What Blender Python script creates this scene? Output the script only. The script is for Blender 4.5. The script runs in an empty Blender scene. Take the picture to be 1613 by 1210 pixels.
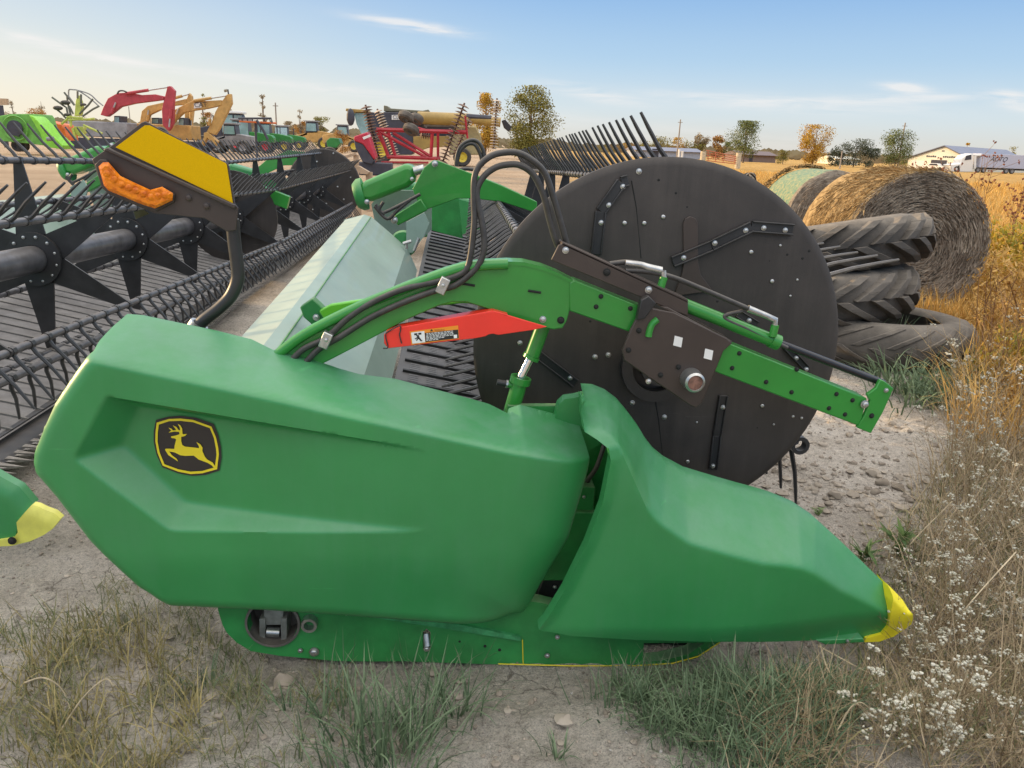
import bpy, bmesh, math, random
import numpy as np
from mathutils import Vector as V, Matrix, noise
from mathutils.geometry import delaunay_2d_cdt
random.seed(7); RNG = np.random.default_rng(7)
R = math.radians
sc = bpy.context.scene
col = sc.collection
# ------------------------------------------------------------------ camera
F = 1218.0; CX, CY = 806.5, 605.0
CAM_H = 1.65
_y, _p, _r = R(4.5), R(17.2), R(2.3)
_f = V((math.sin(_y)*math.cos(_p), math.cos(_y)*math.cos(_p), -math.sin(_p)))
_rt = V((math.cos(_y), -math.sin(_y), 0)); _up = _rt.cross(_f)
_R = _rt*math.cos(_r) + _up*math.sin(_r); _U = -_rt*math.sin(_r) + _up*math.cos(_r)
CAM = V((0, 0, CAM_H))
def ray(px, py): return _f + _R*((px-CX)/F) - _U*((py-CY)/F)
def at(px, py, Y):                       # measured photo point on the upright plane at depth Y
    d = ray(px, py); return CAM + d*(Y/d.y)
def gnd(px, py, z=0.0):                  # measured photo point on the ground
    d = ray(px, py); return CAM + d*((z-CAM_H)/d.z)
cam = bpy.data.cameras.new('camera'); cam.sensor_width = 36; cam.lens = 36*F/1613
cam.clip_end = 8000; cam.clip_start = 0.05
co = bpy.data.objects.new('camera', cam); col.objects.link(co)
m = Matrix((_R, _U, -_f)).transposed().to_4x4(); m.translation = CAM; co.matrix_world = m
sc.camera = co
# ------------------------------------------------------------------ light
SUN_EL, SUN_AZ = R(10.5), R(-66)           # azimuth from +Y towards +X
sd = V((math.sin(SUN_AZ)*math.cos(SUN_EL), math.cos(SUN_AZ)*math.cos(SUN_EL), math.sin(SUN_EL)))
sl = bpy.data.lights.new('sun', 'SUN'); sl.energy = 5.0; sl.angle = R(0.6); sl.color = (1.0, .68, .34)
so = bpy.data.objects.new('sun', sl); col.objects.link(so)
so.rotation_euler = (-sd).to_track_quat('-Z', 'Y').to_euler()
sc.view_settings.view_transform = 'Standard'; sc.view_settings.look = 'None'; sc.view_settings.exposure = 0
sc.cycles.use_denoising = True
sc.cycles.max_bounces = 6; sc.cycles.transparent_max_bounces = 4
# world
w = bpy.data.worlds.new('World'); sc.world = w; w.use_nodes = True
nt = w.node_tree; N = nt.nodes; L = nt.links
bg = N['Background']
sky = N.new('ShaderNodeTexSky'); sky.sky_type = 'NISHITA'; sky.sun_disc = False
sky.sun_elevation = SUN_EL; sky.sun_rotation = SUN_AZ; sky.air_density = 1.0; sky.dust_density = 1.2; sky.ozone_density = 2.0
bg.inputs[1].default_value = SKY_STRENGTH = 0.15
SKY_FILL = (2.02, 1.95, 1.88)
def mth(op, a, b=None, c=None, tree=None):
    n = (tree or nt).nodes.new('ShaderNodeMath'); n.operation = op
    for i, x in enumerate((a, b, c)):
        if x is None: continue
        if isinstance(x, (int, float)): n.inputs[i].default_value = x
        else: (tree or nt).links.new(x, n.inputs[i])
    return n.outputs[0]
tc = N.new('ShaderNodeTexCoord'); sx = N.new('ShaderNodeSeparateXYZ'); L.new(tc.outputs['Generated'], sx.inputs[0])
az = mth('ARCTAN2', sx.outputs[0], sx.outputs[1]); el = mth('ARCSINE', sx.outputs[2])
cb = N.new('ShaderNodeCombineXYZ'); L.new(mth('MULTIPLY', az, 5.0), cb.inputs[0]); L.new(mth('MULTIPLY', el, 42.0), cb.inputs[1])
nz = N.new('ShaderNodeTexNoise'); nz.inputs['Scale'].default_value = 2.2; nz.inputs['Detail'].default_value = 6; nz.inputs['Roughness'].default_value = .6; nz.inputs['Distortion'].default_value = .6
L.new(cb.outputs[0], nz.inputs['Vector'])
tot = None
for (px, py, wx, wy, tilt, amp) in ((648, 40, 66, 6, .06, 1.2), (80, 70, 130, 7, .12, .8), (480, 135, 180, 6, .03, .55), (120, 105, 90, 6, .1, .3),
        (640, 118, 60, 6, .05, .35), (930, 148, 75, 9, .12, .6), (1130, 158, 110, 9, .03, .38), (1290, 165, 130, 11, .0, .42),
        (1425, 138, 30, 6, .05, .9), (1455, 155, 80, 5, -.05, .6), (1600, 160, 30, 9, .2, 1.0), (1000, 205, 500, 16, .03, .2)):
    d = ray(px, py).normalized(); a0 = math.atan2(d.x, d.y); e0 = math.asin(d.z)
    da = mth('SUBTRACT', az, a0); de = mth('SUBTRACT', mth('SUBTRACT', el, e0), mth('MULTIPLY', da, -tilt - .03))
    q = mth('ADD', mth('POWER', mth('ABSOLUTE', mth('DIVIDE', da, wx/F)), 2.0), mth('POWER', mth('ABSOLUTE', mth('DIVIDE', de, wy/F)), 2.0))
    g = mth('MULTIPLY', mth('EXPONENT', mth('MULTIPLY', q, -1.0)), amp)
    tot = g if tot is None else mth('ADD', tot, g)
cl = mth('MULTIPLY', tot, mth('SUBTRACT', mth('MULTIPLY', nz.outputs[0], 4.2), 1.35)); 
clm = N.new('ShaderNodeClamp'); L.new(cl, clm.inputs[0]); clm.inputs[2].default_value = .75
# clear low sky, pale warm haze at the horizon on the sun's side, unseen brightness added overhead to lift the shade
k = 1/SKY_STRENGTH
def cmix(a, b, f):
    x = N.new('ShaderNodeMix'); x.data_type = 'RGBA'; x.clamp_factor = True
    for s, v in (('A', a), ('B', b)):
        if isinstance(v, tuple): x.inputs[s].default_value = (*[q*k for q in v], 1)
        else: L.new(v, x.inputs[s])
    if isinstance(f, (int, float)): x.inputs['Factor'].default_value = f
    else: L.new(f, x.inputs['Factor'])
    return x.outputs['Result']
def srange(v, a, b):
    x = N.new('ShaderNodeMapRange'); x.interpolation_type = 'SMOOTHSTEP'; L.new(v, x.inputs['Value']); x.inputs['From Min'].default_value = a; x.inputs['From Max'].default_value = b; return x.outputs[0]
air = cmix((.80, .78, .72), (.74, .84, .90), srange(el, 0.0, .05))
air = cmix(air, (.49, .70, .92), srange(el, .03, .11)); air = cmix(air, (.28, .51, .87), srange(el, .08, .20))
air = cmix(sky.outputs[0], air, .86)
sunside = srange(mth('COSINE', mth('SUBTRACT', az, float(SUN_AZ))), .25, 1.0)
hz = mth('EXPONENT', mth('MULTIPLY', mth('MAXIMUM', el, 0.0), -7.0))
air = cmix(air, (1.0, .90, .70), mth('MULTIPLY', hz, sunside))
air = cmix(air, SKY_FILL, srange(el, .24, .75))
air = cmix(air, (.92, .90, .88), clm.outputs[0])
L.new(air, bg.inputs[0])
# ------------------------------------------------------------------ materials
def mat(name, c, rough=.5, metal=0., spec=.5, var=.12, vs=6., dust=0., dust_sheen_c=(.36, .31, .25), bump=0., bs=120., c2=None, aniso=None, coat=0., coords='Object', emit=0, trans=0., streak=0.):
    """painted / plain surface: colour mottled by noise, optional settled dust or painted sky sheen on up-facing faces, fine bump"""
    m = bpy.data.materials.new(name); m.use_nodes = True
    t = m.node_tree; n = t.nodes; l = t.links; b = n['Principled BSDF']
    b.inputs['Roughness'].default_value = rough; b.inputs['Metallic'].default_value = metal; b.inputs['Specular IOR Level'].default_value = spec
    b.inputs['Coat Weight'].default_value = coat
    if trans: b.inputs['Transmission Weight'].default_value = trans
    tx = n.new('ShaderNodeTexCoord')
    mp = n.new('ShaderNodeMapping'); l.new(tx.outputs[coords], mp.inputs[0])
    if aniso: mp.inputs['Scale'].default_value = aniso
    z = n.new('ShaderNodeTexNoise'); z.inputs['Scale'].default_value = vs; z.inputs['Detail'].default_value = 5; z.inputs['Roughness'].default_value = .6
    l.new(mp.outputs[0], z.inputs['Vector'])
    rp = n.new('ShaderNodeValToRGB'); l.new(z.outputs[0], rp.inputs[0])
    c2 = c2 or tuple(min(1, x*(1+var*1.6)) for x in c)
    rp.color_ramp.elements[0].position = .32; rp.color_ramp.elements[1].position = .68
    rp.color_ramp.elements[0].color = (*[x*(1-var) for x in c], 1); rp.color_ramp.elements[1].color = (*c2, 1)
    out = rp.outputs[0]
    if dust:
        ge = n.new('ShaderNodeNewGeometry'); sp = n.new('ShaderNodeSeparateXYZ'); l.new(ge.outputs['Normal'], sp.inputs[0])
        z2 = n.new('ShaderNodeTexNoise'); z2.inputs['Scale'].default_value = 9; z2.inputs['Detail'].default_value = 7; z2.inputs['Roughness'].default_value = .7; l.new(tx.outputs[coords], z2.inputs['Vector'])
        up = mth('MULTIPLY', mth('ADD', mth('POWER', mth('MAXIMUM', sp.outputs[2], 0.0, tree=t), 1.5, tree=t), .10, tree=t), mth('MULTIPLY', mth('POWER', z2.outputs[0], 1.6, tree=t), dust*2.4, tree=t), tree=t)
        mx = n.new('ShaderNodeMix'); mx.data_type = 'RGBA'; mx.clamp_factor = True
        l.new(up, mx.inputs['Factor']); l.new(out, mx.inputs['A']); mx.inputs['B'].default_value = (*dust_sheen_c, 1); out = mx.outputs['Result']
        l.new(mth('ADD', mth('MULTIPLY', up, .5, tree=t), rough, tree=t), b.inputs['Roughness'])
    if streak:                                # rain-washed dust runs and fine scuffs
        m2 = n.new('ShaderNodeMapping'); l.new(tx.outputs[coords], m2.inputs[0]); m2.inputs['Scale'].default_value = (26, 26, 1.6)
        z4 = n.new('ShaderNodeTexNoise'); z4.inputs['Scale'].default_value = 1.0; z4.inputs['Detail'].default_value = 6; z4.inputs['Roughness'].default_value = .65; l.new(m2.outputs[0], z4.inputs['Vector'])
        z5 = n.new('ShaderNodeTexNoise'); z5.inputs['Scale'].default_value = 3.1; z5.inputs['Detail'].default_value = 9; z5.inputs['Roughness'].default_value = .75; l.new(tx.outputs[coords], z5.inputs['Vector'])
        q = mth('MULTIPLY', mth('MAXIMUM', mth('SUBTRACT', mth('MULTIPLY', z4.outputs[0], mth('MULTIPLY', z5.outputs[0], 4.0, tree=t), tree=t), .85, tree=t), 0.0, tree=t), streak*2, tree=t)
        mx = n.new('ShaderNodeMix'); mx.data_type = 'RGBA'; mx.clamp_factor = True; l.new(q, mx.inputs['Factor']); l.new(out, mx.inputs['A']); mx.inputs['B'].default_value = (*dust_sheen_c, 1); out = mx.outputs['Result']
        m5 = n.new('ShaderNodeMapping'); l.new(tx.outputs[coords], m5.inputs[0]); m5.inputs['Rotation'].default_value = (.3, .9, .2); m5.inputs['Scale'].default_value = (3, 3, 60)
        z6 = n.new('ShaderNodeTexNoise'); z6.inputs['Scale'].default_value = 1.3; z6.inputs['Detail'].default_value = 2; l.new(m5.outputs[0], z6.inputs['Vector'])
        sc_ = mth('MULTIPLY', mth('MAXIMUM', mth('SUBTRACT', mth('MULTIPLY', z6.outputs[0], z5.outputs[0], tree=t), .40, tree=t), 0.0, tree=t), 3.0, tree=t)
        mx = n.new('ShaderNodeMix'); mx.data_type = 'RGBA'; mx.clamp_factor = True; l.new(sc_, mx.inputs['Factor']); l.new(out, mx.inputs['A']); mx.inputs['B'].default_value = (*[min(1, x*2.2+.05) for x in c], 1); out = mx.outputs['Result']
    l.new(out, b.inputs['Base Color'])
    if emit: l.new(out, b.inputs['Emission Color']); b.inputs['Emission Strength'].default_value = emit
    if bump:
        z3 = n.new('ShaderNodeTexNoise'); z3.inputs['Scale'].default_value = bs; z3.inputs['Detail'].default_value = 3; l.new(mp.outputs[0], z3.inputs['Vector'])
        bp = n.new('ShaderNodeBump'); bp.inputs['Strength'].default_value = bump; bp.inputs['Distance'].default_value = .01
        l.new(z3.outputs[0], bp.inputs['Height']); l.new(bp.outputs[0], b.inputs['Normal'])
    return m
M = {}
M['hood'] = mat('green plastic', (.027, .236, .060), .36, spec=.6, var=.07, vs=2.5, dust=.19, dust_sheen_c=(.29, .37, .41), bump=.05, bs=420, streak=.022)  # blue sky sheen on the top faces is painted in by this tint
M['arm'] = mat('green paint', (.028, .245, .034), .30, var=.10, vs=4, dust=.07, coat=.3)
M['lime'] = mat('sunlit green paint', (.12, .46, .03), .3, var=.08, vs=4, coat=.2)  # brighter copy of the arm green, sunlight on the inner link put into the colour
M['frame'] = mat('green frame paint', (.02, .22, .05), .45, var=.25, vs=5, dust=.35, bump=.08, bs=60)
M['sheet'] = mat('green sheet metal', (.23, .325, .275), .42, spec=.5, var=.10, vs=3, dust=.22, dust_sheen_c=(.40, .42, .36), coat=.15)
M['bevel'] = mat('dusty green sheet', (.27, .34, .27), .42, spec=.6, var=.12, vs=3, dust=.25, dust_sheen_c=(.45, .45, .38))
M['black'] = mat('black plastic', (.034, .031, .031), .55, var=.25, vs=3, dust=.06, bump=.05, bs=300)
M['shield'] = mat('black shield', (.040, .033, .029), .55, var=.28, vs=2.2, dust=.10, dust_sheen_c=(.16, .135, .115), bump=.06, bs=260, streak=.09)
M['blackm'] = mat('black metal', (.022, .022, .024), .38, var=.3, vs=8, dust=.12)
M['bat'] = mat('reel bar metal', (.11, .11, .12), .36, metal=.4, var=.3, vs=10, dust=.25)
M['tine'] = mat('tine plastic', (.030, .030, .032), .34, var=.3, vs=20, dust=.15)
M['tinelit'] = mat('sunlit tine', (.10, .09, .08), .36, var=.3, vs=20)  # sunlight on the forward tines put into a paler colour
M['brown'] = mat('brown black steel', (.050, .036, .030), .42, var=.15, vs=5, dust=.05)
M['rubber'] = mat('hose rubber', (.035, .033, .032), .42, var=.3, vs=30, dust=.25)
M['steel'] = mat('zinc steel', (.46, .46, .45), .36, metal=.9, var=.18, vs=30)
M['chrome'] = mat('rod steel', (.75, .75, .75), .16, metal=1, var=.05)
M['darkrod'] = mat('dark rod', (.05, .05, .055), .25, metal=.6)
M['rust'] = mat('rusty bolt', (.20, .10, .07), .7, var=.4, vs=60)
M['red'] = mat('red paint', (.88, .035, .02), .36, var=.07, vs=4, coat=.3)
M['yellow'] = mat('yellow plastic', (.88, .76, .03), .42, var=.08, vs=12)
M['tipyellow'] = mat('pale yellow plastic', (.68, .66, .12), .45, var=.12, vs=12, dust=.15)
M['badgey'] = mat('badge yellow', (.76, .62, .02), .4, var=.04)
M['badgek'] = mat('badge black', (.026, .022, .020), .4, var=.1)
M['reflect'] = mat('amber reflector', (.70, .42, .0), .75, spec=.15, var=.05, vs=400)
M['lens'] = mat('amber lens', (.86, .16, .0), .25, spec=.35, var=.4, vs=40, c2=(1.0, .30, .01), bump=.35, bs=110)
M['belt'] = mat('draper belt', (.040, .041, .047), .5, var=.3, vs=6, dust=.25, dust_sheen_c=(.2, .19, .18))
M['beltd'] = mat('dusty draper belt', (.17, .165, .165), .75, var=.3, vs=7, dust=.3, dust_sheen_c=(.30, .27, .25), bump=.2, bs=70)
M['white'] = mat('white paint', (.78, .77, .74), .5, var=.06)
M['orange'] = mat('decal orange', (.85, .28, .02), .45, var=.04)
M['decalk'] = mat('decal black', (.02, .02, .02), .5)
M['decalw'] = mat('decal white', (.82, .82, .80), .5, var=.04)
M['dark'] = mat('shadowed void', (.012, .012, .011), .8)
# ------------------------------------------------------------------ mesh helpers
WL = {}
def tag(o, label=None, cat=None, group=None, kind=None):
    if label: o['label'] = label
    if cat: o['category'] = cat
    if group: o['group'] = group
    if kind: o['kind'] = kind
    return o
def thing(name, label, cat, loc=(0, 0, 0), group=None):
    o = bpy.data.objects.new(name, None); col.objects.link(o); o.location = loc; o.empty_display_size = .1
    WL[o.name] = V(loc); return tag(o, label, cat, group)
def perp(d):
    d = d.normalized(); a = V((0, 0, 1)) if abs(d.z) < .9 else V((1, 0, 0))
    u = d.cross(a).normalized(); return u, d.cross(u).normalized()
class B:
    def __init__(s): s.v = []; s.f = []
    def add(s, vs, fs):
        k = len(s.v); s.v += [tuple(x) for x in vs]; s.f += [tuple(i+k for i in f) for f in fs]; return s
    def box(s, c, size, rot=None):
        h = [x/2 for x in size]; vs = []
        for x in (-1, 1):
            for y in (-1, 1):
                for z in (-1, 1):
                    p = V((x*h[0], y*h[1], z*h[2])); vs.append(V(c) + (rot @ p if rot else p))
        return s.add(vs, [(0, 1, 3, 2), (4, 6, 7, 5), (0, 4, 5, 1), (2, 3, 7, 6), (0, 2, 6, 4), (1, 5, 7, 3)])
    def prism(s, pts, vec):
        n = len(pts); pts = [V(p) for p in pts]; vec = V(vec)
        nor = V((0, 0, 0))
        for i in range(n): nor += (pts[i]-pts[0]).cross(pts[(i+1) % n]-pts[0])
        if nor.dot(vec) > 0: pts = pts[::-1]
        return s.add(pts + [p+vec for p in pts], [tuple(range(n)), tuple(range(2*n-1, n-1, -1))] + [((i+1) % n, i, n+i, n+(i+1) % n) for i in range(n)])
    def tube(s, path, r, n=10, caps=True):
        path = [V(p) for p in path]; m = len(path); rs = r if isinstance(r, (list, tuple)) else [r]*m
        rings = []; u = None
        for i in range(m):
            d = (path[min(i+1, m-1)] - path[max(i-1, 0)]).normalized()
            if u is None: u, w = perp(d)
            else:
                u = (u - d*u.dot(d)).normalized(); w = d.cross(u)
            w = d.cross(u)
            rings.append([path[i] + (u*math.cos(2*math.pi*k/n) + w*math.sin(2*math.pi*k/n))*rs[i] for k in range(n)])
        vs = [p for g in rings for p in g]; fs = []
        for i in range(m-1):
            for k in range(n): fs.append((i*n+k, i*n+(k+1) % n, (i+1)*n+(k+1) % n, (i+1)*n+k))
        if caps: fs += [tuple(range(n-1, -1, -1)), tuple((m-1)*n+k for k in range(n))]
        return s.add(vs, fs)
    def cyl(s, p0, p1, r, n=14, r1=None): return s.tube([p0, p1], [r, r if r1 is None else r1], n)
    def lathe(s, prof, o, axis, n=32, closed=False):
        o = V(o); a = V(axis).normalized(); u, w = perp(a); m = len(prof)
        vs = [o + a*h + (u*math.cos(2*math.pi*k/n) + w*math.sin(2*math.pi*k/n))*r for (r, h) in prof for k in range(n)]
        fs = []
        for i in range(m if closed else m-1):
            j = (i+1) % m
            for k in range(n): fs.append((i*n+k, j*n+k, j*n+(k+1) % n, i*n+(k+1) % n))
        return s.add(vs, fs)
    def ball(s, c, r, n=8, sc_=(1, 1, 1), jit=0):
        vs = []; fs = []; m = max(3, n//2)
        for i in range(m+1):
            th = math.pi*i/m
            for k in range(n):
                ph = 2*math.pi*k/n; q = 1 + random.uniform(-jit, jit)
                vs.append((c[0]+r*sc_[0]*q*math.sin(th)*math.cos(ph), c[1]+r*sc_[1]*q*math.sin(th)*math.sin(ph), c[2]+r*sc_[2]*q*math.cos(th)))
        for i in range(m):
            for k in range(n): fs.append((i*n+k, (i+1)*n+k, (i+1)*n+(k+1) % n, i*n+(k+1) % n))
        return s.add(vs, fs)
    def build(s, name, mt, parent=None, smooth=35, bevel=0, local=False, seg=2):
        used = sorted({i for f in s.f for i in f}); mp = {k: i for i, k in enumerate(used)}
        me = bpy.data.meshes.new(name); me.from_pydata([s.v[k] for k in used], [], [tuple(mp[i] for i in f) for f in s.f]); me.update()
        return link(name, me, mt, parent, smooth, bevel, local, seg)
def link(name, me, mt, parent=None, smooth=35, bevel=0, local=False, seg=2):
    me.materials.append(M[mt] if isinstance(mt, str) else mt)
    if smooth:
        me.polygons.foreach_set('use_smooth', [True]*len(me.polygons))
        if smooth < 180: me.set_sharp_from_angle(angle=R(smooth))
    o = bpy.data.objects.new(name, me); col.objects.link(o)
    if parent:
        o.parent = parent
        if not local: o.location = -WL.get(parent.name, V((0, 0, 0)))
    if bevel:
        bm = o.modifiers.new('bevel', 'BEVEL'); bm.width = bevel; bm.segments = seg; bm.limit_method = 'ANGLE'; bm.angle_limit = R(40)
    return o
def sheet(outline, f, h, name, mt, parent, thick=.02, holes=(), extra=(), back=None):
    """a formed panel: outline in (x, z), depth y = f(x, z), filled with a fine triangulated grid, rim turned back"""
    def dens(poly, st):
        out = []
        for i in range(len(poly)):
            a = V(poly[i]); b = V(poly[(i+1) % len(poly)]); k = max(1, int((b-a).length/st))
            out += [a.lerp(b, j/k) for j in range(k)]
        return out
    loop = dens([(p[0], p[1]) for p in outline], h); n0 = len(loop); pts = list(loop); edges = [(i, (i+1) % n0) for i in range(n0)]
    hl = []
    for hp in holes:
        q = dens(hp, h); k = len(pts); pts += q; edges += [(k+i, k+(i+1) % len(q)) for i in range(len(q))]; hl.append(q)
    for pl in extra:
        q = dens(list(pl)+[pl[-1]], h*.8); k = len(pts); pts += q; edges += [(k+i, k+i+1) for i in range(len(q)-1)]
    P = np.array([tuple(p) for p in loop])
    x0, z0 = P.min(0); x1, z1 = P.max(0)
    gx, gz = np.meshgrid(np.arange(x0, x1, h), np.arange(z0, z1, h)); g = np.stack([gx.ravel(), gz.ravel()], 1)
    g[:, 0] += (np.round((g[:, 1]-z0)/h).astype(int) % 2)*h*.5
    def inside(g, P):
        ins = np.zeros(len(g), bool); j = len(P)-1
        for i in range(len(P)):
            c = ((P[i, 1] > g[:, 1]) != (P[j, 1] > g[:, 1])) & (g[:, 0] < (P[j, 0]-P[i, 0])*(g[:, 1]-P[i, 1])/(P[j, 1]-P[i, 1]+1e-12)+P[i, 0]); ins ^= c; j = i
        return ins
    ok = inside(g, P)
    for q in hl: ok &= ~inside(g, np.array([tuple(p) for p in q]))
    g = g[ok]
    allp = np.array([tuple(p) for p in pts])
    keep = np.ones(len(g), bool)
    for i in range(0, len(g), 4000):
        d = ((g[i:i+4000, None, :]-allp[None])**2).sum(2).min(1); keep[i:i+4000] = d > (h*.45)**2
    pts += [V(p) for p in g[keep]]
    vs, es, fs, *_ = delaunay_2d_cdt([V((p[0], p[1])) for p in pts], edges, [], 2 if holes else 1, 1e-6)
    if holes:                                  # drop the faces that lie in a hole
        cen = np.array([[sum(vs[i][0] for i in f)/3, sum(vs[i][1] for i in f)/3] for f in fs]); ok = inside(cen, P)
        for q in hl: ok &= ~inside(cen, np.array([tuple(p) for p in q]))
        fs = [f for f, k in zip(fs, ok) if k]
    bm = bmesh.new(); bv = [bm.verts.new((p[0], f(p[0], p[1]), p[1])) for p in vs]
    for q in fs:
        try: bm.faces.new([bv[i] for i in q])
        except ValueError: pass
    bmesh.ops.recalc_face_normals(bm, faces=bm.faces)
    sy = sum(fc.normal.y for fc in bm.faces)
    if sy > 0: bmesh.ops.reverse_faces(bm, faces=bm.faces)
    if thick:
        be = [e for e in bm.edges if e.is_boundary]
        r = bmesh.ops.extrude_edge_only(bm, edges=be)
        for q in r['geom']:
            if isinstance(q, bmesh.types.BMVert): q.co.y += thick
    me = bpy.data.meshes.new(name); bm.to_mesh(me); bm.free()
    return link(name, me, mt, parent, 50)
def seg_d(x, z, a, b):
    ax, az = a; dx, dz = b[0]-ax, b[1]-az; t = max(0, min(1, ((x-ax)*dx+(z-az)*dz)/(dx*dx+dz*dz+1e-12)))
    return math.hypot(x-ax-t*dx, z-az-t*dz)
def poly_d(x, z, pl): return min(seg_d(x, z, pl[i], pl[i+1]) for i in range(len(pl)-1))
def xz(px, py, Y): p = at(px, py, Y); return (p.x, p.z)
def sstep(a, b, x): t = max(0, min(1, (x-a)/(b-a))); return t*t*(3-2*t)
def interp(x, tab):
    if x <= tab[0][0]: return tab[0][1]
    for (a, u), (b, v) in zip(tab, tab[1:]):
        if x <= b: return u+(v-u)*(x-a)/(b-a+1e-9)
    return tab[-1][1]
def curve(pts, n=8):
    """smooth path through points"""
    pts = [V(p) for p in pts]; out = []
    for i in range(len(pts)-1):
        p0 = pts[max(i-1, 0)]; p1 = pts[i]; p2 = pts[i+1]; p3 = pts[min(i+2, len(pts)-1)]
        for k in range(n):
            t = k/n; out.append(.5*((2*p1)+(p2-p0)*t+(2*p0-5*p1+4*p2-p3)*t*t+(3*p1-p0-3*p2+p3)*t**3))
    return out+[pts[-1]]
def pplate(pxs, Y, d, name, mt, parent, bevel=.003):
    b = B(); b.prism([at(x, y, Y) for x, y in pxs], (0, d, 0)); return b.build(name, mt, parent, 30, bevel)
def bolt(p, r, parent, mt='steel', axis=(0, -1, 0), name='bolt'):
    b = B(); a = V(axis); p = V(p)
    b.lathe([(r*1.35, -.002), (r*1.35, .12*r), (r*.95, .2*r), (r*.95, .75*r), (r*.75, .95*r), (r*.3, r), (0.0001, r)], p, a, 12)
    return b.build(name, mt, parent, 40)
_bolts = {}
def bolt(p, r, parent, mt='steel', name='bolt'):
    r *= .62 if mt == 'steel' else 1
    key = (round(r, 4), mt, name)
    if key not in _bolts:
        b = B(); b.lathe([(r*1.35, -.003), (r*1.35, .12*r), (r*.95, .2*r), (r*.95, .75*r), (r*.75, .95*r), (r*.3, r), (0.0001, r)], (0, 0, 0), (0, -1, 0), 12)
        o = b.build(name, mt, parent, 40); _bolts[key] = o.data
    else:
        o = bpy.data.objects.new(name, _bolts[key]); col.objects.link(o); o.parent = parent
    o.location = V(p) - WL.get(parent.name, V((0, 0, 0))); return o
# =================================================================== the near header
HD = thing('combine_header', 'nearest green draper header, with leaping deer badge and big black reel disc', 'combine header', (.2, 2.45, 0))
# ---- end panel (hood)
hood_px = [(200, 495), (225, 497), (340, 521), (396, 535), (428, 551), (493, 567), (534, 581), (566, 590), (621, 597), (705, 619), (757, 633), (798, 645), (819, 638), (898, 659)]
HB = [xz(x, y, 2.42) for x, y in hood_px]
side_px = [(918, 682), (925, 712), (925, 738), (921, 763), (896, 848), (865, 903), (836, 957), (824, 972), (808, 981), (780, 981), (700, 973), (560, 962), (430, 953), (347, 949), (275, 946), (255, 941), (238, 928),
           (152, 840), (100, 772), (68, 735), (64, 718), (66, 700), (82, 660), (100, 623), (122, 590), (143, 560), (152, 550)]
side_Y = [2.33, 2.26, 2.22] + [2.2]*23 + [2.2]
HS = [xz(x, y, Y) for (x, y), Y in zip(side_px, side_Y)]
def _top(px, py):
    Y = 2.25
    for _ in range(20):
        x, z = xz(px, py, Y); fr = max(0, min(1, (z-1.032)/(HB[0][1]-1.032))); Y = .5*Y+.5*(2.13+.29*fr)
    return xz(px, py, Y)
HS = HS[:-1] + [_top(152, 550), _top(163, 533), _top(180, 513)]
hood_out = HB + HS
HCR = [(xz(x, y, 2.12)) for x, y in ((60, 549), (143, 567), (434, 628), (694, 686), (925, 736), (1000, 752))]
HTOP = [(p[0], p[1]) for p in HB]
rec_px = [(169, 622), (116, 722), (277, 841), (490, 838), (700, 842), (760, 720), (520, 680)]
REC = [xz(x, y, 2.13) for x, y in rec_px]
def hp(a, b, x, z):                                   # signed distance to a recess edge, inside positive (points run clockwise seen from -Y)
    dx, dz = b[0]-a[0], b[1]-a[1]; l = math.hypot(dx, dz); return ((x-a[0])*(-dz)+(z-a[1])*dx)/-l*-1
_cx = sum(p[0] for p in REC)/len(REC); _cz = sum(p[1] for p in REC)/len(REC)
RSL = [1.05, 1.15, 1.3, 1.3, .2, 1.9, 1.9]                 # wall steepness of each recess edge
def recess(x, z):
    fl = .078*(1-sstep(xz(180, 700, 2.13)[0], xz(640, 780, 2.13)[0], x)*.35)
    u = (x-REC[0][0])/(REC[5][0]-REC[0][0]); fl = .088*max(0, 1-u*1.18)
    vals = [fl]
    for i in range(7):
        a, b = REC[i], REC[(i+1) % 7]
        s = hp(a, b, x, z)
        if hp(a, b, _cx, _cz) < 0: s = -s
        if s <= 0: return 0.0
        if i == 4: continue
        vals.append(s*RSL[i])
    k = .006; mn = min(vals); sm = -k*math.log(sum(math.exp(-(v-mn)/k) for v in vals)) + mn
    return max(0, sm)
HLB = HS[3:]                                           # right / bottom / left rim
_rim_l = HS[15:]; _rim_b = HS[8:17]; _rim_r = HS[0:9]
def hood_f(x, z):
    zc = interp(x, HCR); w = .0032; q = (z-zc)/w
    sp = w*(math.log1p(math.exp(q)) if q < 30 else q)
    zt = interp(x, HTOP); kk = .30/max(.03, zt-zc)
    y = 2.12 + kk*sp
    d = poly_d(x, z, _rim_l); r = .045
    if d < r: y += (r-math.sqrt(max(0, r*r-(r-d)**2)))*(1-.8*sstep(zc-.01, zc+.03, z))
    d = poly_d(x, z, _rim_b); r = .05
    if d < r: y += .8*(r-math.sqrt(max(0, r*r-(r-d)**2)))
    d = poly_d(x, z, _rim_r)
    if d < .24: y += .085*(1-d/.24)**2.4
    y += .02*sstep(.45, .2, z) + .03*((x+.3)**2)*.25
    return min(y, 2.42) + recess(x, z)
def inset(a, b, t, s):                                 # a line parallel to recess edge a-b, s inside it
    n = V((-(b[1]-a[1]), b[0]-a[0])).normalized(); c = V((_cx, _cz))-V(a)
    if n.dot(c) < 0: n = -n
    A_, B_ = V(a), V(b); dd = (B_-A_).normalized(); return [tuple(A_+dd*t+n*s), tuple(B_-dd*t+n*s)]
EX = []
for i in (5, 6):
    a, b = REC[i], REC[(i+1) % 7]
    for s in (.0015, .009, .017, .025, .033): EX.append(inset(a, b, .02+s, s))
hood = sheet(hood_out, hood_f, .0068, 'end_panel', 'hood', HD, .004, extra=EX)
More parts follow.
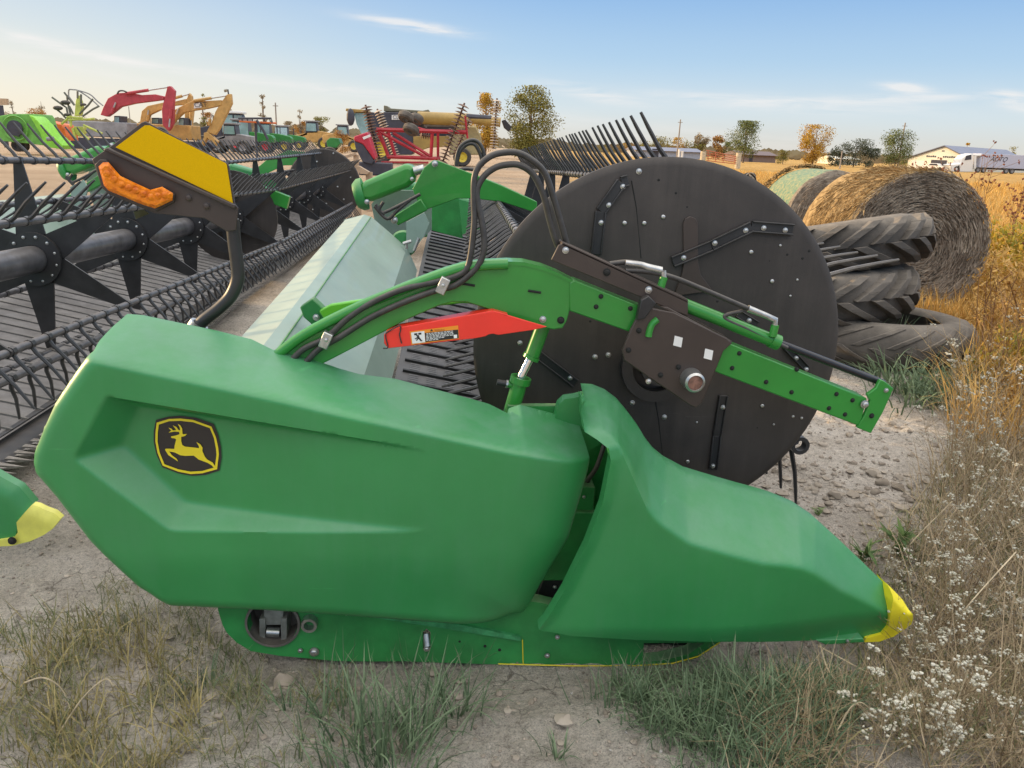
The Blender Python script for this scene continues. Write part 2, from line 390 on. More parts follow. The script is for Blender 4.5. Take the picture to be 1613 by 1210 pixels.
# sunlit upper lip of the recess (raised seam)
# ---- badge
def badge_pt(u, v, lift):
    px, py = 220+u/10.08, 640+v/10.08; x, z = xz(px, py, 2.185); return x, z
def badge_sheet(uv, lift, name, mt, parent, h=.012):
    out = [badge_pt(u, v, 0) for u, v in uv]
    return sheet(out, lambda x, z: hood_f(x, z)-lift, h, name, mt, parent, 0)
def smooth_closed(uv, n=4):
    m = len(uv); q = [(*p, 0) for p in uv]
    ext = q[-2:]+q+q[:3]; c = curve(ext, n); return [(p.x, p.y) for p in c[2*n:(2+m)*n]]
plate_uv = [(232, 240), (440, 180), (650, 160), (900, 183), (1185, 270), (1262, 450), (1305, 640), (1312, 800), (1275, 1010), (1050, 1088), (830, 1112), (600, 1082), (335, 995), (240, 800), (193, 600), (195, 420)]
badge = badge_sheet(plate_uv, .003, 'badge', 'badgek', hood)
badge.location = (0, 0, 0)
ro = [(250, 280), (450, 215), (640, 200), (850, 215), (1150, 310), (1225, 480), (1260, 640), (1270, 750), (1240, 985), (1000, 1060), (810, 1080), (600, 1050), (345, 965), (260, 760), (225, 580), (230, 420)]
ri = [(285, 310), (450, 252), (640, 238), (850, 252), (1125, 337), (1190, 490), (1222, 650), (1232, 750), (1205, 955), (1000, 1022), (810, 1042), (610, 1014), (375, 940), (295, 750), (262, 580), (268, 430)]
bb = B(); k = len(ro)
for i in range(k):
    j = (i+1) % k; vs = []
    for u, v in (ro[i], ro[j], ri[j], ri[i]):
        x, z = badge_pt(u, v, 0); vs.append((x, hood_f(x, z)-.005, z))
    bb.add(vs, [(0, 3, 2, 1)])
o = bb.build('badge_border', 'badgey', badge, 0); o.location = (0, 0, 0)
deer = [(485, 500), (500, 517), (545, 520), (572, 535), (545, 640), (540, 688), (400, 690), (385, 706), (440, 790), (560, 862), (600, 886), (580, 845), (500, 790), (455, 732), (540, 742), (640, 785), (720, 792), (860, 782), (940, 842), (1090, 890), (1160, 930), (1205, 985),
        (1228, 965), (1170, 880), (1080, 835), (1040, 790), (1000, 702), (1005, 650), (970, 600), (905, 565), (945, 630), (945, 660), (880, 655), (720, 645), (672, 622), (655, 560), (655, 492), (720, 475), (750, 440), (690, 450), (675, 438), (672, 360), (642, 310), (600, 288), (633, 345), (638, 388), (605, 380), (580, 340), (515, 312), (556, 360), (572, 388), (520, 395), (490, 365), (445, 353), (490, 400), (445, 432), (540, 412), (620, 412), (628, 450), (560, 475), (490, 490)]
o = badge_sheet(deer, .0055, 'leaping_deer', 'badgey', badge, .012); o.location = (0, 0, 0)
# ---- snout divider
DL = [(913, 620), (919, 676), (938, 688), (957, 703), (960, 722), (946, 792), (921, 857), (886, 928), (860, 970), (848, 986), (856, 993), (901, 1002), (1000, 1008), (1153, 1011), (1279, 1009), (1362, 1006), (1385, 1000)]
DT = [(918, 611), (936, 612), (956, 620), (975, 634), (991, 653), (1006, 673), (1019, 695), (1033, 713), (1050, 727), (1082, 744), (1125, 757), (1178, 772), (1220, 784), (1256, 799), (1286, 819), (1329, 858), (1370, 897), (1408, 934)]
def amp(x): return .24*(1-.72*sstep(1.0, 1.55, x))
def base_y(x, z): return 2.12 + .10*sstep(.85, 1.6, x) + .05*sstep(.18, .05, z)*.6 + .05*sstep(.6, 1.05, z)*sstep(.75, .4, x)
def solve(px, py, fy):
    Y = 2.2
    for _ in range(12): x, z = xz(px, py, Y); Y = fy(x, z)
    return (x, z)
D_L = [solve(x, y, base_y) for x, y in DL]; D_T = [solve(x, y, lambda x, z: base_y(x, z)+amp(x)) for x, y in DT]
nose = [solve(1408, 958, base_y), solve(1404, 982, base_y)]
div_out = [D_L[0]] + D_T + nose + D_L[::-1][:-1]
_crest = D_T + [solve(1440, 965, lambda x, z: base_y(x, z)+amp(x))]
_lipx = [(p[1], p[0]) for p in sorted(D_L[:10], key=lambda p: p[1])]
def div_f(x, z):
    W = interp(x, [(.40, .05), (.50, .075), (.62, .13), (.75, .15), (1.0, .15), (1.3, .12), (1.5, .07)])
    t = max(0, 1-poly_d(x, z, _crest)/W)
    y = base_y(x, z) + (amp(x)*(math.sqrt(t*t+.012)-.1095)/.8966 if t > 0 else 0)
    if z < 1.0:                                       # rolled lip along the rear edge
        e = x-interp(z, _lipx)
        if e < .045: y -= .022*(1-max(e, 0)/.045)**1.5*sstep(.12, .2, z)
    return y
snout = sheet(div_out, div_f, .009, 'snout_divider', 'hood', HD, .05)
tip_px = [(1411, 935), (1421, 946), (1430, 953), (1436, 960), (1435, 964), (1438, 968), (1438, 975), (1436, 983), (1425, 992), (1408, 1003), (1385, 1011), (1362, 1012), (1364, 1006), (1390, 999), (1399, 988), (1402, 970), (1406, 950)]
tip_f0 = lambda x, z: base_y(x, z)-.012
tip_o = [solve(x, y, tip_f0) for x, y in tip_px]
_tc = [tip_o[0], tip_o[3]]
sheet(tip_o, lambda x, z: tip_f0(x, z)+.05*max(0, 1-seg_d(x, z, _tc[0], _tc[1])/.025)**2, .007, 'snout_tip', 'yellow', HD, .08)
# inner wall of the divider, seen as the low tab between panel and divider
tab = [xz(x, y, 2.40) for x, y in ((874, 660), (880, 638), (890, 629), (905, 627), (926, 622), (940, 650), (945, 700), (925, 712), (905, 690))]
sheet(tab, lambda x, z: 2.40, .02, 'divider_inner_wall', 'hood', HD, .05)
# dark gap behind: frame plates
b = B(); b.prism([at(x, y, 2.46) for x, y in ((800, 640), (960, 640), (1000, 720), (985, 1000), (780, 1000), (800, 800))], (0, .03, 0)); b.build('end_frame', 'frame', HD)
b = B(); b.prism([at(x, y, 2.34) for x, y in ((905, 765), (938, 768), (935, 806), (895, 806))], (0, .1, 0)); b.prism([at(x, y, 2.32) for x, y in ((885, 806), (938, 808), (905, 915), (845, 915))], (0, .08, 0)); b.build('frame_bracket', 'frame', HD, 30, .004)
b = B(); b.prism([at(x, y, 2.36) for x, y in ((855, 912), (900, 912), (880, 960), (838, 960))], (0, .06, 0)); b.build('drive_cover', 'blackm', HD, 30, .004)
b = B(); b.tube(curve([at(952, 700, 2.38), at(940, 735, 2.37), at(925, 760, 2.38), at(915, 800, 2.4)]), .008); b.build('hose', 'rubber', HD)
bolt(at(920, 783, 2.33), .007, HD); bolt(at(874, 925, 2.35), .009, HD)
# ---- lower frame plate with its hole
low_px = [(340, 935), (343, 962), (350, 985), (357, 998), (372, 1013), (395, 1027), (440, 1034), (480, 1037), (530, 1041), (640, 1041), (760, 1047), (900, 1051), (1000, 1051), (1060, 1046), (1100, 1036), (1135, 1013), (1140, 1000), (1000, 985), (850, 950), (700, 935)]
hole = [at(430+42*math.cos(a*math.pi/12), 981+40*math.sin(a*math.pi/12), 2.26) for a in range(24)]
slot = [at(672+q, 1007+s, 2.26) for q, s in ((-6, -12), (0, -17), (6, -12), (6, 14), (0, 18), (-6, 14))]
cut = [[at(x, y, 2.26) for x, y in ((908, 1012), (960, 1008), (988, 1010), (988, 1036), (905, 1040))], [at(x, y, 2.26) for x, y in ((1014, 1012), (1060, 1012), (1110, 1013), (1085, 1030), (1040, 1040), (1012, 1042))]]
low = sheet([xz(x, y, 2.26) for x, y in low_px], lambda x, z: 2.26+.012*math.sin(x*7)*.3, .03, 'skid_frame', 'frame', HD, .05, holes=[[(p.x, p.z) for p in hole], [(p.x, p.z) for p in slot]] + [[(p.x, p.z) for p in c] for c in cut[1:]])
b = B(); c = at(430, 981, 2.26); b.lathe([(.082, -.008), (.090, -.008), (.090, .1), (.0001, .1)], c, (0, 1, 0), 32); b.build('wheel_well', mat('dusty well', (.12, .105, .09), .8, var=.3, vs=12), HD, 40)
b = B()
for q in ((408, 975, 418, 1010), (442, 975, 452, 1010)): b.prism([at(q[0], q[1], 2.29), at(q[2], q[1], 2.29), at(q[2], q[3], 2.29), at(q[0], q[3], 2.29)], (0, .07, 0))
b.prism([at(x, y, 2.30) for x, y in ((415, 960), (425, 950), (440, 950), (447, 962), (444, 985), (416, 985))], (0, .05, 0)); b.build('pivot_bracket', mat('dusty steel', (.24, .24, .21), .6, metal=.2, var=.3, vs=20, dust=.4), HD, 30, .003)
b = B(); b.cyl(at(421, 995, 2.30), at(441, 996, 2.30), .018); b.build('pivot_pin', 'steel', HD)
p = at(489, 978, 2.26); b = B(); b.lathe([(.026, 0), (.026, .03), (.017, .03), (.017, -.01)], p, (0, -1, 0), 20); b.build('port_collar', 'steel', HD, 40)
bolt(at(495, 1027, 2.255), .020, HD); bolt(at(473, 1025, 2.255), .010, HD); bolt(at(672, 1022, 2.25), .013, HD); bolt(at(546, 966, 2.25), .011, HD); bolt(at(862, 1033, 2.255), .011, HD); bolt(at(878, 1004, 2.25), .010, HD)
for x, y in ((724, 1010), (764, 1018), (787, 1024)): bolt(at(x, y, 2.262), .004, HD, 'dark', 'drilled_hole')
b = B(); b.cyl(at(671, 998, 2.27), at(673, 1018, 2.25), .012); b.build('slot_pin', 'steel', HD)
b = B(); b.prism([at(x, y, 2.25) for x, y in ((560, 962), (640, 966), (820, 1004), (820, 1010), (700, 990), (600, 975))], (0, .02, 0)); b.build('film_cover', mat('film', (.05, .26, .10), .2, var=.3, vs=30), HD, 30)
b = B(); b.tube([at(x, y, 2.245) for x, y in ((785, 1046), (900, 1049), (1000, 1049), (1060, 1045), (1100, 1034), (1134, 1012))], .0022, 6); b.tube([at(823, 1008, 2.245), at(824, 1046, 2.245)], .0018, 6); b.build('skid_edge', 'badgey', HD)
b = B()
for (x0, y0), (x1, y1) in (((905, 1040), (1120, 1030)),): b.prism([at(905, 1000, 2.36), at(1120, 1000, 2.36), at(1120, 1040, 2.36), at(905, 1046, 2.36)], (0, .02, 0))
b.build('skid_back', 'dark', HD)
b = B(); b.prism([at(x, y, 2.2) for x, y in ((1285, 1009), (1360, 1006), (1362, 1012), (1300, 1016))], (0, .05, 0)); b.build('snout_shoe', 'hood', HD, 30, .003); bolt(at(1335, 1010, 2.195), .007, HD)
# ---- sheet metal behind the reel: rear bevel, slope and lower wall of the wing, plus belts
def wing(P, x_off, y0, y1, rise, parent, mt='sheet', belt='belt', pitch=.16, ye=None, slatn=None):
    """P: profile [(x, z)...] at y0; z climbs by rise per metre"""
    names = ['rear_bevel', 'rear_slope', 'inner_wall', 'trough']
    def q(i, y): return (P[i][0]+x_off, y, P[i][1]+rise*(y-y0))
    for i in range(len(P)-1):
        b = B(); n = 7
        for k in range(n):
            ya = y0+(y1-y0)*k/n; yb = y0+(y1-y0)*(k+1)/n
            b.add([q(i, ya), q(i+1, ya), q(i+1, yb), q(i, yb)], [(0, 1, 2, 3)])
        o = b.build(names[i], 'bevel' if i == 0 else mt, parent, 0); s = o.modifiers.new('thickness', 'SOLIDIFY'); s.thickness = .006
    return q
NY = 2.62; RISE = .058
def onsheet(px, py, z0):                  # point seen at px, py whose height is z0 + RISE*(y-NY)
    d = ray(px, py); t = (z0-CAM_H-RISE*NY)/(d.z-RISE*d.y); return CAM+d*t
Pn = [(-.80, .905), (-.665, .945), (-.615, .93), (-.36, .72), (-.285, .553)]
q = wing(Pn, 0, NY, 5.75, RISE, HD)
# the far end of the slope is cut obliquely and closed
def P_at(i, y): return V((Pn[i][0], y, Pn[i][1]+RISE*(y-NY)))
b = B(); b.add([P_at(0, 5.75)-V((.012, 0, 0)), P_at(1, 5.75), P_at(2, 5.75), P_at(3, 5.75), P_at(4, 5.75), P_at(4, 5.75)-V((.1, 0, .4)), P_at(0, 5.75)-V((0, 0, .6))], [(0, 1, 2, 3, 4, 5, 6)]); o = b.build('wing_end_plate', 'sheet', HD, 0)
b = B(); b.box((-.775, (NY+5.7)/2, .55), (.03, 5.7-NY, .62)); b.build('rear_wall', 'sheet', HD, 0)
b = B(); b.tube([P_at(2, NY)+V((0, 0, .004)), P_at(2, 5.7)+V((0, 0, .004))], .004, 6); b.build('sheet_seam', 'frame', HD)
# belt
SL = -.19
def belt(parent, xr, xf, y0, y1, z0, rise, mt, slat_mt, pitch, name='draper_belt', rows=True, sl=SL):
    b = B(); n = 24
    def p(x, y, dz=0): return (x, y, z0+rise*(y-NY)+(x-xr)*sl+dz)
    for k in range(n):
        ya, yb = y0+(y1-y0)*k/n, y0+(y1-y0)*(k+1)/n
        b.add([p(xr, ya), p(xf, ya), p(xf, yb), p(xr, yb)], [(0, 1, 2, 3)])
    o = b.build(name, mt, parent, 0)
    hw = .009 if rows else .005; s = B(); y = y0+.17
    while y < y1:
        a = [V(p(xr+.03, y-hw, .0)), V(p(xf-.01, y-hw, 0)), V(p(xf-.01, y+hw, 0)), V(p(xr+.03, y+hw, 0))]
        s.prism(a, (0, 0, .013 if rows else .010)); y += pitch
    s.build('belt_slat', slat_mt, parent, 30)
    if rows:
        s = B(); y = y0+.17
        while y < min(y1, y0+3.2):
            x = xr+.06
            while x < xf-.05:
                for j in range(5):
                    yy = y+.028+j*.025
                    s.add([p(x, yy-.006, .003), p(x+.045, yy-.006, .003), p(x+.045, yy+.006, .003), p(x, yy+.006, .003)], [(0, 1, 2, 3)])
                x += .085
            y += pitch
        s.build('belt_rib', M['belt_rib'], parent, 0)
    return o
M['belt_rib'] = mat('belt rib', (.12, .12, .125), .5, var=.3)
M['slatd'] = mat('dusty slat', (.15, .147, .145), .7, var=.4, vs=8, dust=.3)
M['slat'] = mat('belt slat rubber', (.012, .012, .013), .55)
belt(HD, -.275, .95, 2.62, 7.9, .545, RISE*.9, 'belt', 'slat', .16)
b = B(); b.prism([(-.29, 2.58, .50), (.98, 2.58, .27), (.98, 2.62, .27), (-.29, 2.62, .50)], (0, 0, .045)); b.build('belt_edge', 'blackm', HD)
# ---- reel
AX = V((.757, 2.75, .943)); AD = V((.018, 1, -.026)).normalized()
def reel(parent, o, d, y0, y1, bats, Rb, spiders, tine_l=.27, sp=.165, tube_r=.09, gap=None, name='reel_tube', tmt='tine', bmt='bat', own={}):
    """tube, spiders and bats with their tines; bats: (angle, tine angle)"""
    a = lambda y: o + d*((y-o.y)/d.y)
    b = B(); b.cyl(a(y0), a(y1), tube_r, 18); tb = b.build(name, 'bat', parent, 40); WL[tb.name] = V((0, 0, 0))
    for bi, bt_ in enumerate(bats):
        ang, ta = bt_[:2]; Rq, TL, TM = (bt_[2:]+(None,)*3)[:3]; off = V((math.cos(R(ang)), 0, math.sin(R(ang))))*(Rq or Rb)
        b = B(); b.cyl(a(y0)+off, a(y1)+off, .021, 10); bt = b.build('reel_bat', bmt, tb, 40)
        t = B(); y = y0+.03; td = V((math.cos(R(ta)), 0, math.sin(R(ta)))); nrm = V((-td.z, 0, td.x)); L_ = TL or tine_l; one = None; kk = 0; n_own = own.get(bi, 0)
        def shape(b_, p, jit): b_.tube([p-td*.02, p+td*.05, p+td*L_*.5+nrm*(.020+jit*.4), p+td*L_*.8+nrm*(.028+jit*.7), p+td*L_+nrm*(.032+jit)], [.012, .0105, .0088, .0076, .0055], 6); b_.cyl(p-V((0, .016, 0)), p+V((0, .016, 0)), .026, 8)
        while y < y1-.03:
            p = a(y)+off
            if kk < n_own:                    # the tines that show largest are parts of their own
                if one is None:
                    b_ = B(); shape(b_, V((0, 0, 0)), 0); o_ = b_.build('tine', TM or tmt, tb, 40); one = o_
                else:
                    o_ = one.copy(); col.objects.link(o_)
                o_.location = p; o_.rotation_euler = (random.gauss(0, .012), random.gauss(0, .016), 0)
            else: shape(t, p, .005*math.sin(kk*2.39))
            y += sp; kk += 1
        if t.v: tag(t.build('tine_row', TM or tmt, tb, 40), kind='stuff')
    for ys in spiders:
        c = a(ys); b = B()
        n6 = [c+V((math.cos(R(bats[0][0]+30+60*i)), 0, math.sin(R(bats[0][0]+30+60*i))))*.20 for i in range(6)]
        for i, (ang, *_q) in enumerate(bats[:6]):
            u = V((math.cos(R(ang)), 0, math.sin(R(ang)))); v = V((-u.z, 0, u.x))
            b.prism([c+u*.08+v*.10, c+u*.08-v*.10, c+u*(Rb+.02)-v*.022, c+u*(Rb+.02)+v*.022], (0, .012, 0))
        b.lathe([(.17, -.02), (.17, .035), (.088, .035), (.088, -.02)], c, d, 18, True)
        s = b.build('spider', 'blackm', tb, 30)
        for i in range(12):
            an = R(bats[0][0]+15+30*i); bolt(c+V((math.cos(an), 0, math.sin(an)))*.142-V((0, .02, 0)), .013, s)
    return tb
_rg = at(1258, 700, 2.80); _ro = _rg-(AX+AD*.05); _ra = math.degrees(math.atan2(_ro.z, _ro.x)); _rr = math.hypot(_ro.x, _ro.z)
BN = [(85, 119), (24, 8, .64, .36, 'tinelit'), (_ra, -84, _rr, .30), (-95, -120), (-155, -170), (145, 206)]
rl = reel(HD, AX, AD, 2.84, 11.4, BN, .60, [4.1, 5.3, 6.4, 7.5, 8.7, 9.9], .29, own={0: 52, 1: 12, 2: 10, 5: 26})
# ---- black end shield with everything bolted on it
a0 = AX; RS = .688
u0, w0 = V((1, -.018, 0)).normalized(), None
w0 = AD.cross(u0).normalized()
if w0.z < 0: w0 = -w0
def on_disc(px, py, lift=0.):
    d = ray(px, py); t = (a0-CAM).dot(AD)/d.dot(AD); return CAM+d*t-AD*lift
b = B(); b.lathe([(.0001, 0), (.2, 0), (.45, -.002), (RS-.03, 0), (RS-.012, .003), (RS, .012), (RS, .034), (RS-.02, .036), (.0001, .03)], a0, AD, 120)
shield = b.build('end_shield', 'shield', HD, 30); WL[shield.name] = V((0, 0, 0))
Z1 = 2.372; zz = lambda u, v: (740+u/Z1, 230+v/Z1)
def strip(pts, w_, nm='shield_strap'):
    b = B()
    for (p, q) in zip(pts, pts[1:]):
        A, Bq = on_disc(*zz(*p)), on_disc(*zz(*q)); dd = (Bq-A).normalized(); s = AD.cross(dd).normalized()*w_
        b.prism([A+s, A-s, Bq-s, Bq+s], -AD*.010)
        for e in (1, -1): b.prism([A+s*e, A+s*e*.72, Bq+s*e*.72, Bq+s*e], -AD*.019)
    return b.build(nm, 'blackm', shield, 30, .002)
strip([(590, 128), (565, 135), (488, 245), (470, 405)], .020); strip([(1205, 312), (1050, 300), (900, 372), (755, 432)], .020)
strip([(245, 770), (395, 885)], .017); strip([(945, 930), (920, 1080), (905, 1205)], .017); strip([(1000, 625), (1070, 668)], .015); strip([(1175, 745), (1255, 830)], .012)
for u, v in ((632, 95), (722, 265), (578, 288), (651, 288), (1050, 396), (1128, 505), (468, 788), (518, 780), (607, 960), (1091, 970), (727, 1013), (747, 1178), (813, 1178), (627, 915), (290, 985)): bolt(on_disc(*zz(u, v)), .0125, shield)
for u, v in ((570, 152), (518, 221), (489, 286), (1027, 315), (1094, 306), (1174, 314), (796, 417), (912, 362), (374, 864), (943, 973), (905, 1192), (187, 733), (1040, 650), (1215, 790), (1252, 832)): bolt(on_disc(*zz(u, v), .012), .0115, shield)
for u, v in ((1223, 500), (1197, 560), (1240, 1017), (1208, 1011), (848, 1032), (1135, 1040), (1160, 372)): bolt(on_disc(*zz(u, v)), .007, shield)
for u, v in ((706, 127), (770, 176), (812, 229), (1120, 430), (1186, 406), (1243, 420), (1268, 392), (1022, 507), (1074, 1053), (450, 655), (925, 580), (895, 1070), (478, 407)):
    bolt(on_disc(*zz(u, v))+AD*.004, .0055, shield, 'dark', 'drilled_hole')
for pl in ([(604, 130), (622, 230), (640, 420)], [(690, 930), (705, 1020), (722, 1170)]):
    b = B(); b.tube([on_disc(*zz(*p), .0005) for p in pl], .0022, 5); b.build('shield_seam', 'dark', shield)
# tongue-shaped boss plate at the top of the hub
tg = [(795, 290), (803, 270), (822, 262), (841, 270), (850, 290), (850, 430), (860, 480), (905, 540), (760, 560), (790, 480), (797, 430)]
b = B(); b.prism([on_disc(*zz(u, v), .001) for u, v in tg], -AD*.010); b.build('hub_plate', 'brown', shield, 30, .002)
b = B(); b.lathe([(.13, 0), (.13, .05), (.09, .05), (.09, 0)], on_disc(1030, 575), -AD, 28, True); b.lathe([(.075, 0), (.075, .07), (.05, .07)], on_disc(1035, 570), -AD, 24); b.build('hub_ring', 'blackm', shield, 40)
b = B(); b.lathe([(.022, -.02), (.037, -.02), (.037, .02), (.022, .02)], at(1258, 700, 2.80), AD, 16, True); b.build('bat_end_ring', 'tine', HD, 40)
# ---- reel arm
YA = 2.42
up = [(430, 561), (480, 523), (560, 482), (640, 449), (700, 427), (730, 418), (760, 414), (800, 412), (825, 413), (855, 420), (880, 430), (905, 443)]
dn = [(897, 490), (893, 505), (886, 517), (872, 519), (845, 514), (800, 497), (760, 484), (735, 476), (712, 476), (690, 482), (640, 504), (570, 541), (520, 567), (500, 577)]
b = B(); b.prism([at(x, y, YA) for x, y in up+dn], (0, .016, 0)); arm = b.build('reel_arm', 'arm', HD, 30, .003); WL[arm.name] = V((0, 0, 0))
rim = [at(x, y, YA-.002) for x, y in up]
b = B()
for p, q_ in zip(rim, rim[1:]): b.add([p, q_, q_+V((0, .085, 0)), p+V((0, .085, 0)), p+V((0, 0, -.012)), q_+V((0, 0, -.012)), q_+V((0, .085, -.012)), p+V((0, .085, -.012))], [(0, 1, 2, 3), (4, 7, 6, 5), (0, 4, 5, 1), (3, 2, 6, 7)])
b.tube(curve([at(x, y+4, YA-.004) for x, y in up[:8]], 4), .017, 8); b.build('arm_top_flange', 'arm', arm, 50)
b = B(); b.prism([at(x, y, YA+.07) for x, y in up+dn], (0, .014, 0)); b.build('arm_back_plate', 'arm', arm, 30)
# straight box section running forward and down
bx_t = [(897, 446), (905, 441), (1010, 483), (1150, 541), (1366, 628)]; bx_b = [(1355, 672), (1132, 588), (1000, 526), (897, 490)]
b = B(); b.prism([at(x, y, YA-.004) for x, y in bx_t+bx_b], (0, .075, 0)); b.build('arm_box', 'arm', arm, 30, .004)
pplate([(1387, 598), (1394, 601), (1408, 612), (1392, 648), (1372, 683), (1350, 674), (1362, 655), (1371, 632), (1366, 622), (1380, 612)], YA-.01, .016, 'arm_end_cap', 'arm', arm)
pplate([(1390, 600), (1408, 612), (1372, 683), (1352, 674), (1370, 640), (1376, 618)], YA+.06, .016, 'arm_end_cap', 'arm', arm)
b = B(); b.add([at(1408, 612, YA-.005), at(1372, 683, YA-.005), at(1372, 683, YA+.07), at(1408, 612, YA+.07)], [(0, 1, 2, 3)]); b.build('arm_end_web', 'arm', arm, 0)
bolt(at(1362, 637, YA-.012), .017, arm); bolt(at(1396, 615, YA-.012), .010, arm); bolt(at(1373, 655, YA-.010), .007, arm, 'dark', 'drilled_hole')
for u, v in ((490, 562), (472, 601), (600, 607), (1007, 775), (980, 830), (1202, 920), (1107, 882), (1370, 927), (1342, 980), (1430, 950), (1402, 1003), (1222, 835)):
    bolt(at(*zz(u, v), YA-.004), .006, arm, 'dark', 'drilled_hole')
for u, v, r_ in ((273, 648, .0135),): bolt(at(*zz(u, v), YA-.002), r_, arm)
bolt(at(*zz(340, 651), YA-.001), .009, arm, 'dark', 'drilled_hole')
for x, y in ((842, 459), (738, 448)): b = B(); b.tube([at(x-10, y-1, YA-.002), at(x+10, y+2, YA-.002)], .004, 6); b.build('arm_slot', 'dark', arm)
# slider plate, channel, lift cylinder, hoses
sl_px = [(1018, 477), (1030, 486), (1062, 492), (1146, 533), (1154, 541), (1140, 553), (1112, 622), (1104, 638), (1096, 643), (1085, 638), (1062, 622), (1000, 580), (983, 568), (980, 552), (993, 520), (1010, 487)]
slider = pplate(sl_px, YA-.030, .014, 'slider_plate', 'brown', arm, .004)
b = B(); b.prism([at(x, y, YA-.028) for x, y in ((1040, 483), (1052, 484), (1154, 538), (1150, 545), (1140, 540))], (0, .10, 0)); b.build('slider_flange', 'brown', slider, 30, .003)
WL[slider.name] = V((0, 0, 0))
for u, v in ((632, 690), (593, 763), (713, 856), (780, 826)): bolt(at(*zz(u, v), YA-.032), .0065, slider, 'dark', 'drilled_hole')
b = B(); b.tube(curve([at(*zz(u, v), YA-.033) for u, v in ((668, 712), (672, 690), (682, 665), (702, 648))], 4), .011, 8); b.build('slider_slot', 'arm', slider)
for u, v in ((778, 731), (892, 779)):
    b = B(); b.prism([at(*zz(u+du, v+dv), YA-.0315) for du, dv in ((-12, -22), (18, -14), (12, 22), (-18, 14))], (0, .001, 0)); b.build('sticker', 'white', slider, 0)
bolt(at(*zz(668, 880), YA-.032), .011, slider)
c = at(1088, 596, YA-.032); b = B(); b.lathe([(.036, -.01), (.036, .012), (.033, .03), (.033, .05), (.026, .056), (.024, .052)], c, (0, -1, 0), 28); hub = b.build('hub_cap', 'steel', slider, 40); WL[hub.name] = V((0, 0, 0))
b = B(); b.lathe([(.025, .05), (.0001, .053)], c, (0, -1, 0), 20); b.build('hub_cap_end', 'rust', hub, 40)
pplate([(880, 386), (888, 383), (1084, 474), (1084, 498), (1066, 492), (868, 410)], YA-.02, .012, 'hose_channel', 'brown', arm, .003)
b = B(); b.prism([at(x, y, YA-.02) for x, y in ((886, 381), (1084, 472), (1084, 478), (884, 386))], (0, .07, 0)); b.build('channel_flange', 'brown', arm, 30, .002)
bolt(at(*zz(358, 390), YA-.021), .013, arm); bolt(at(*zz(668, 538), YA-.021), .014, arm); bolt(at(*zz(512, 472), YA-.021), .009, arm, 'dark', 'drilled_hole')
pplate([(1010, 473), (1022, 466), (1034, 478), (1016, 502), (1003, 505)], YA-.045, .03, 'slider_stop', 'blackm', arm)
cy0, cy1, cy2 = at(1072, 478, YA+.02), at(1226, 540, YA+.02), at(1392, 604, YA+.03)
b = B(); b.cyl(cy0, cy1, .022, 16); b.cyl(cy1-(cy1-cy0).normalized()*.03, cy1, .026, 16); ram = b.build('slide_cylinder', 'arm', arm, 40); WL[ram.name] = V((0, 0, 0))
b = B(); b.cyl(cy1, cy2, .0125, 14); b.build('cylinder_rod', 'darkrod', ram, 40)
b = B(); b.cyl(at(1217, 530, YA), at(1221, 512, YA), .013, 12); b.build('cylinder_port', 'arm', ram, 40); b = B(); b.cyl(at(1040, 455, YA), at(1046, 436, YA), .013, 12); b.build('cylinder_port', 'arm', ram, 40)
b = B(); b.tube([at(1220, 514, YA), at(1221, 504, YA), at(1206, 497, YA), at(1178, 486, YA)], [.010, .011, .010, .012], 10); b.build('hose_fitting', 'steel', arm, 40); b = B()
b.tube([at(985, 414, YA), at(1010, 417, YA), at(1020, 421, YA), at(1042, 426, YA)], [.009, .010, .012, .012], 10); b.tube([at(1046, 440, YA), at(1044, 427, YA)], .011, 10); b.build('hose_fitting', 'steel', arm, 40)
b = B(); b.tube(curve([at(x, y, YA+.01) for x, y in ((960, 416), (985, 413), (1005, 415))], 6), .0085, 10)
b.tube(curve([at(x, y, YA) for x, y in ((985, 426), (1020, 428), (1060, 437), (1110, 457), (1150, 474), (1180, 487))], 6), .0085, 10)
b.tube(curve([at(x, y, YA+.005) for x, y in ((1170, 490), (1140, 500), (1180, 520), (1240, 548))], 6), .007, 8); b.build('hose', 'rubber', arm, 60)
# red safety prop with its warning decal
YR = YA-.035
b = B(); b.prism([at(x, y, YR) for x, y in ((605, 527), (612, 522), (628, 517), (776, 491), (795, 495), (862, 515), (840, 520), (785, 528), (777, 526), (770, 527), (765, 530), (750, 533), (611, 549), (605, 541))], (0, .006, 0))
rim = [at(x, y, YR) for x, y in ((608, 523), (628, 516), (776, 489.5), (800, 496))]
for p, q_ in zip(rim, rim[1:]): b.prism([p, q_, q_+V((0, 0, -.006)), p+V((0, 0, -.006))], (0, .055, 0))
prop = b.build('safety_prop', 'red', arm, 30, .002); WL[prop.name] = V((0, 0, 0))
zr = lambda u, v: (590+u/5.203, 470+v/5.203)
def rect(name, pts, lift, mt, par=None):
    b = B(); b.add([at(*zr(u, v), YR-lift) for u, v in pts], [tuple(range(len(pts)))]); return b.build(name, mt, par or prop, 0)
dec = rect('warning_decal', [(287, 272), (685, 222), (694, 330), (303, 382)], .0015, 'orange'); WL[dec.name] = V((0, 0, 0))
rect('decal_panel', [(412, 285), (684, 256), (690, 326), (418, 358)], .0025, 'decalk', dec)
rect('decal_pictogram', [(299, 281), (408, 268), (416, 360), (310, 372)], .0025, 'decalw', dec)
b = B()
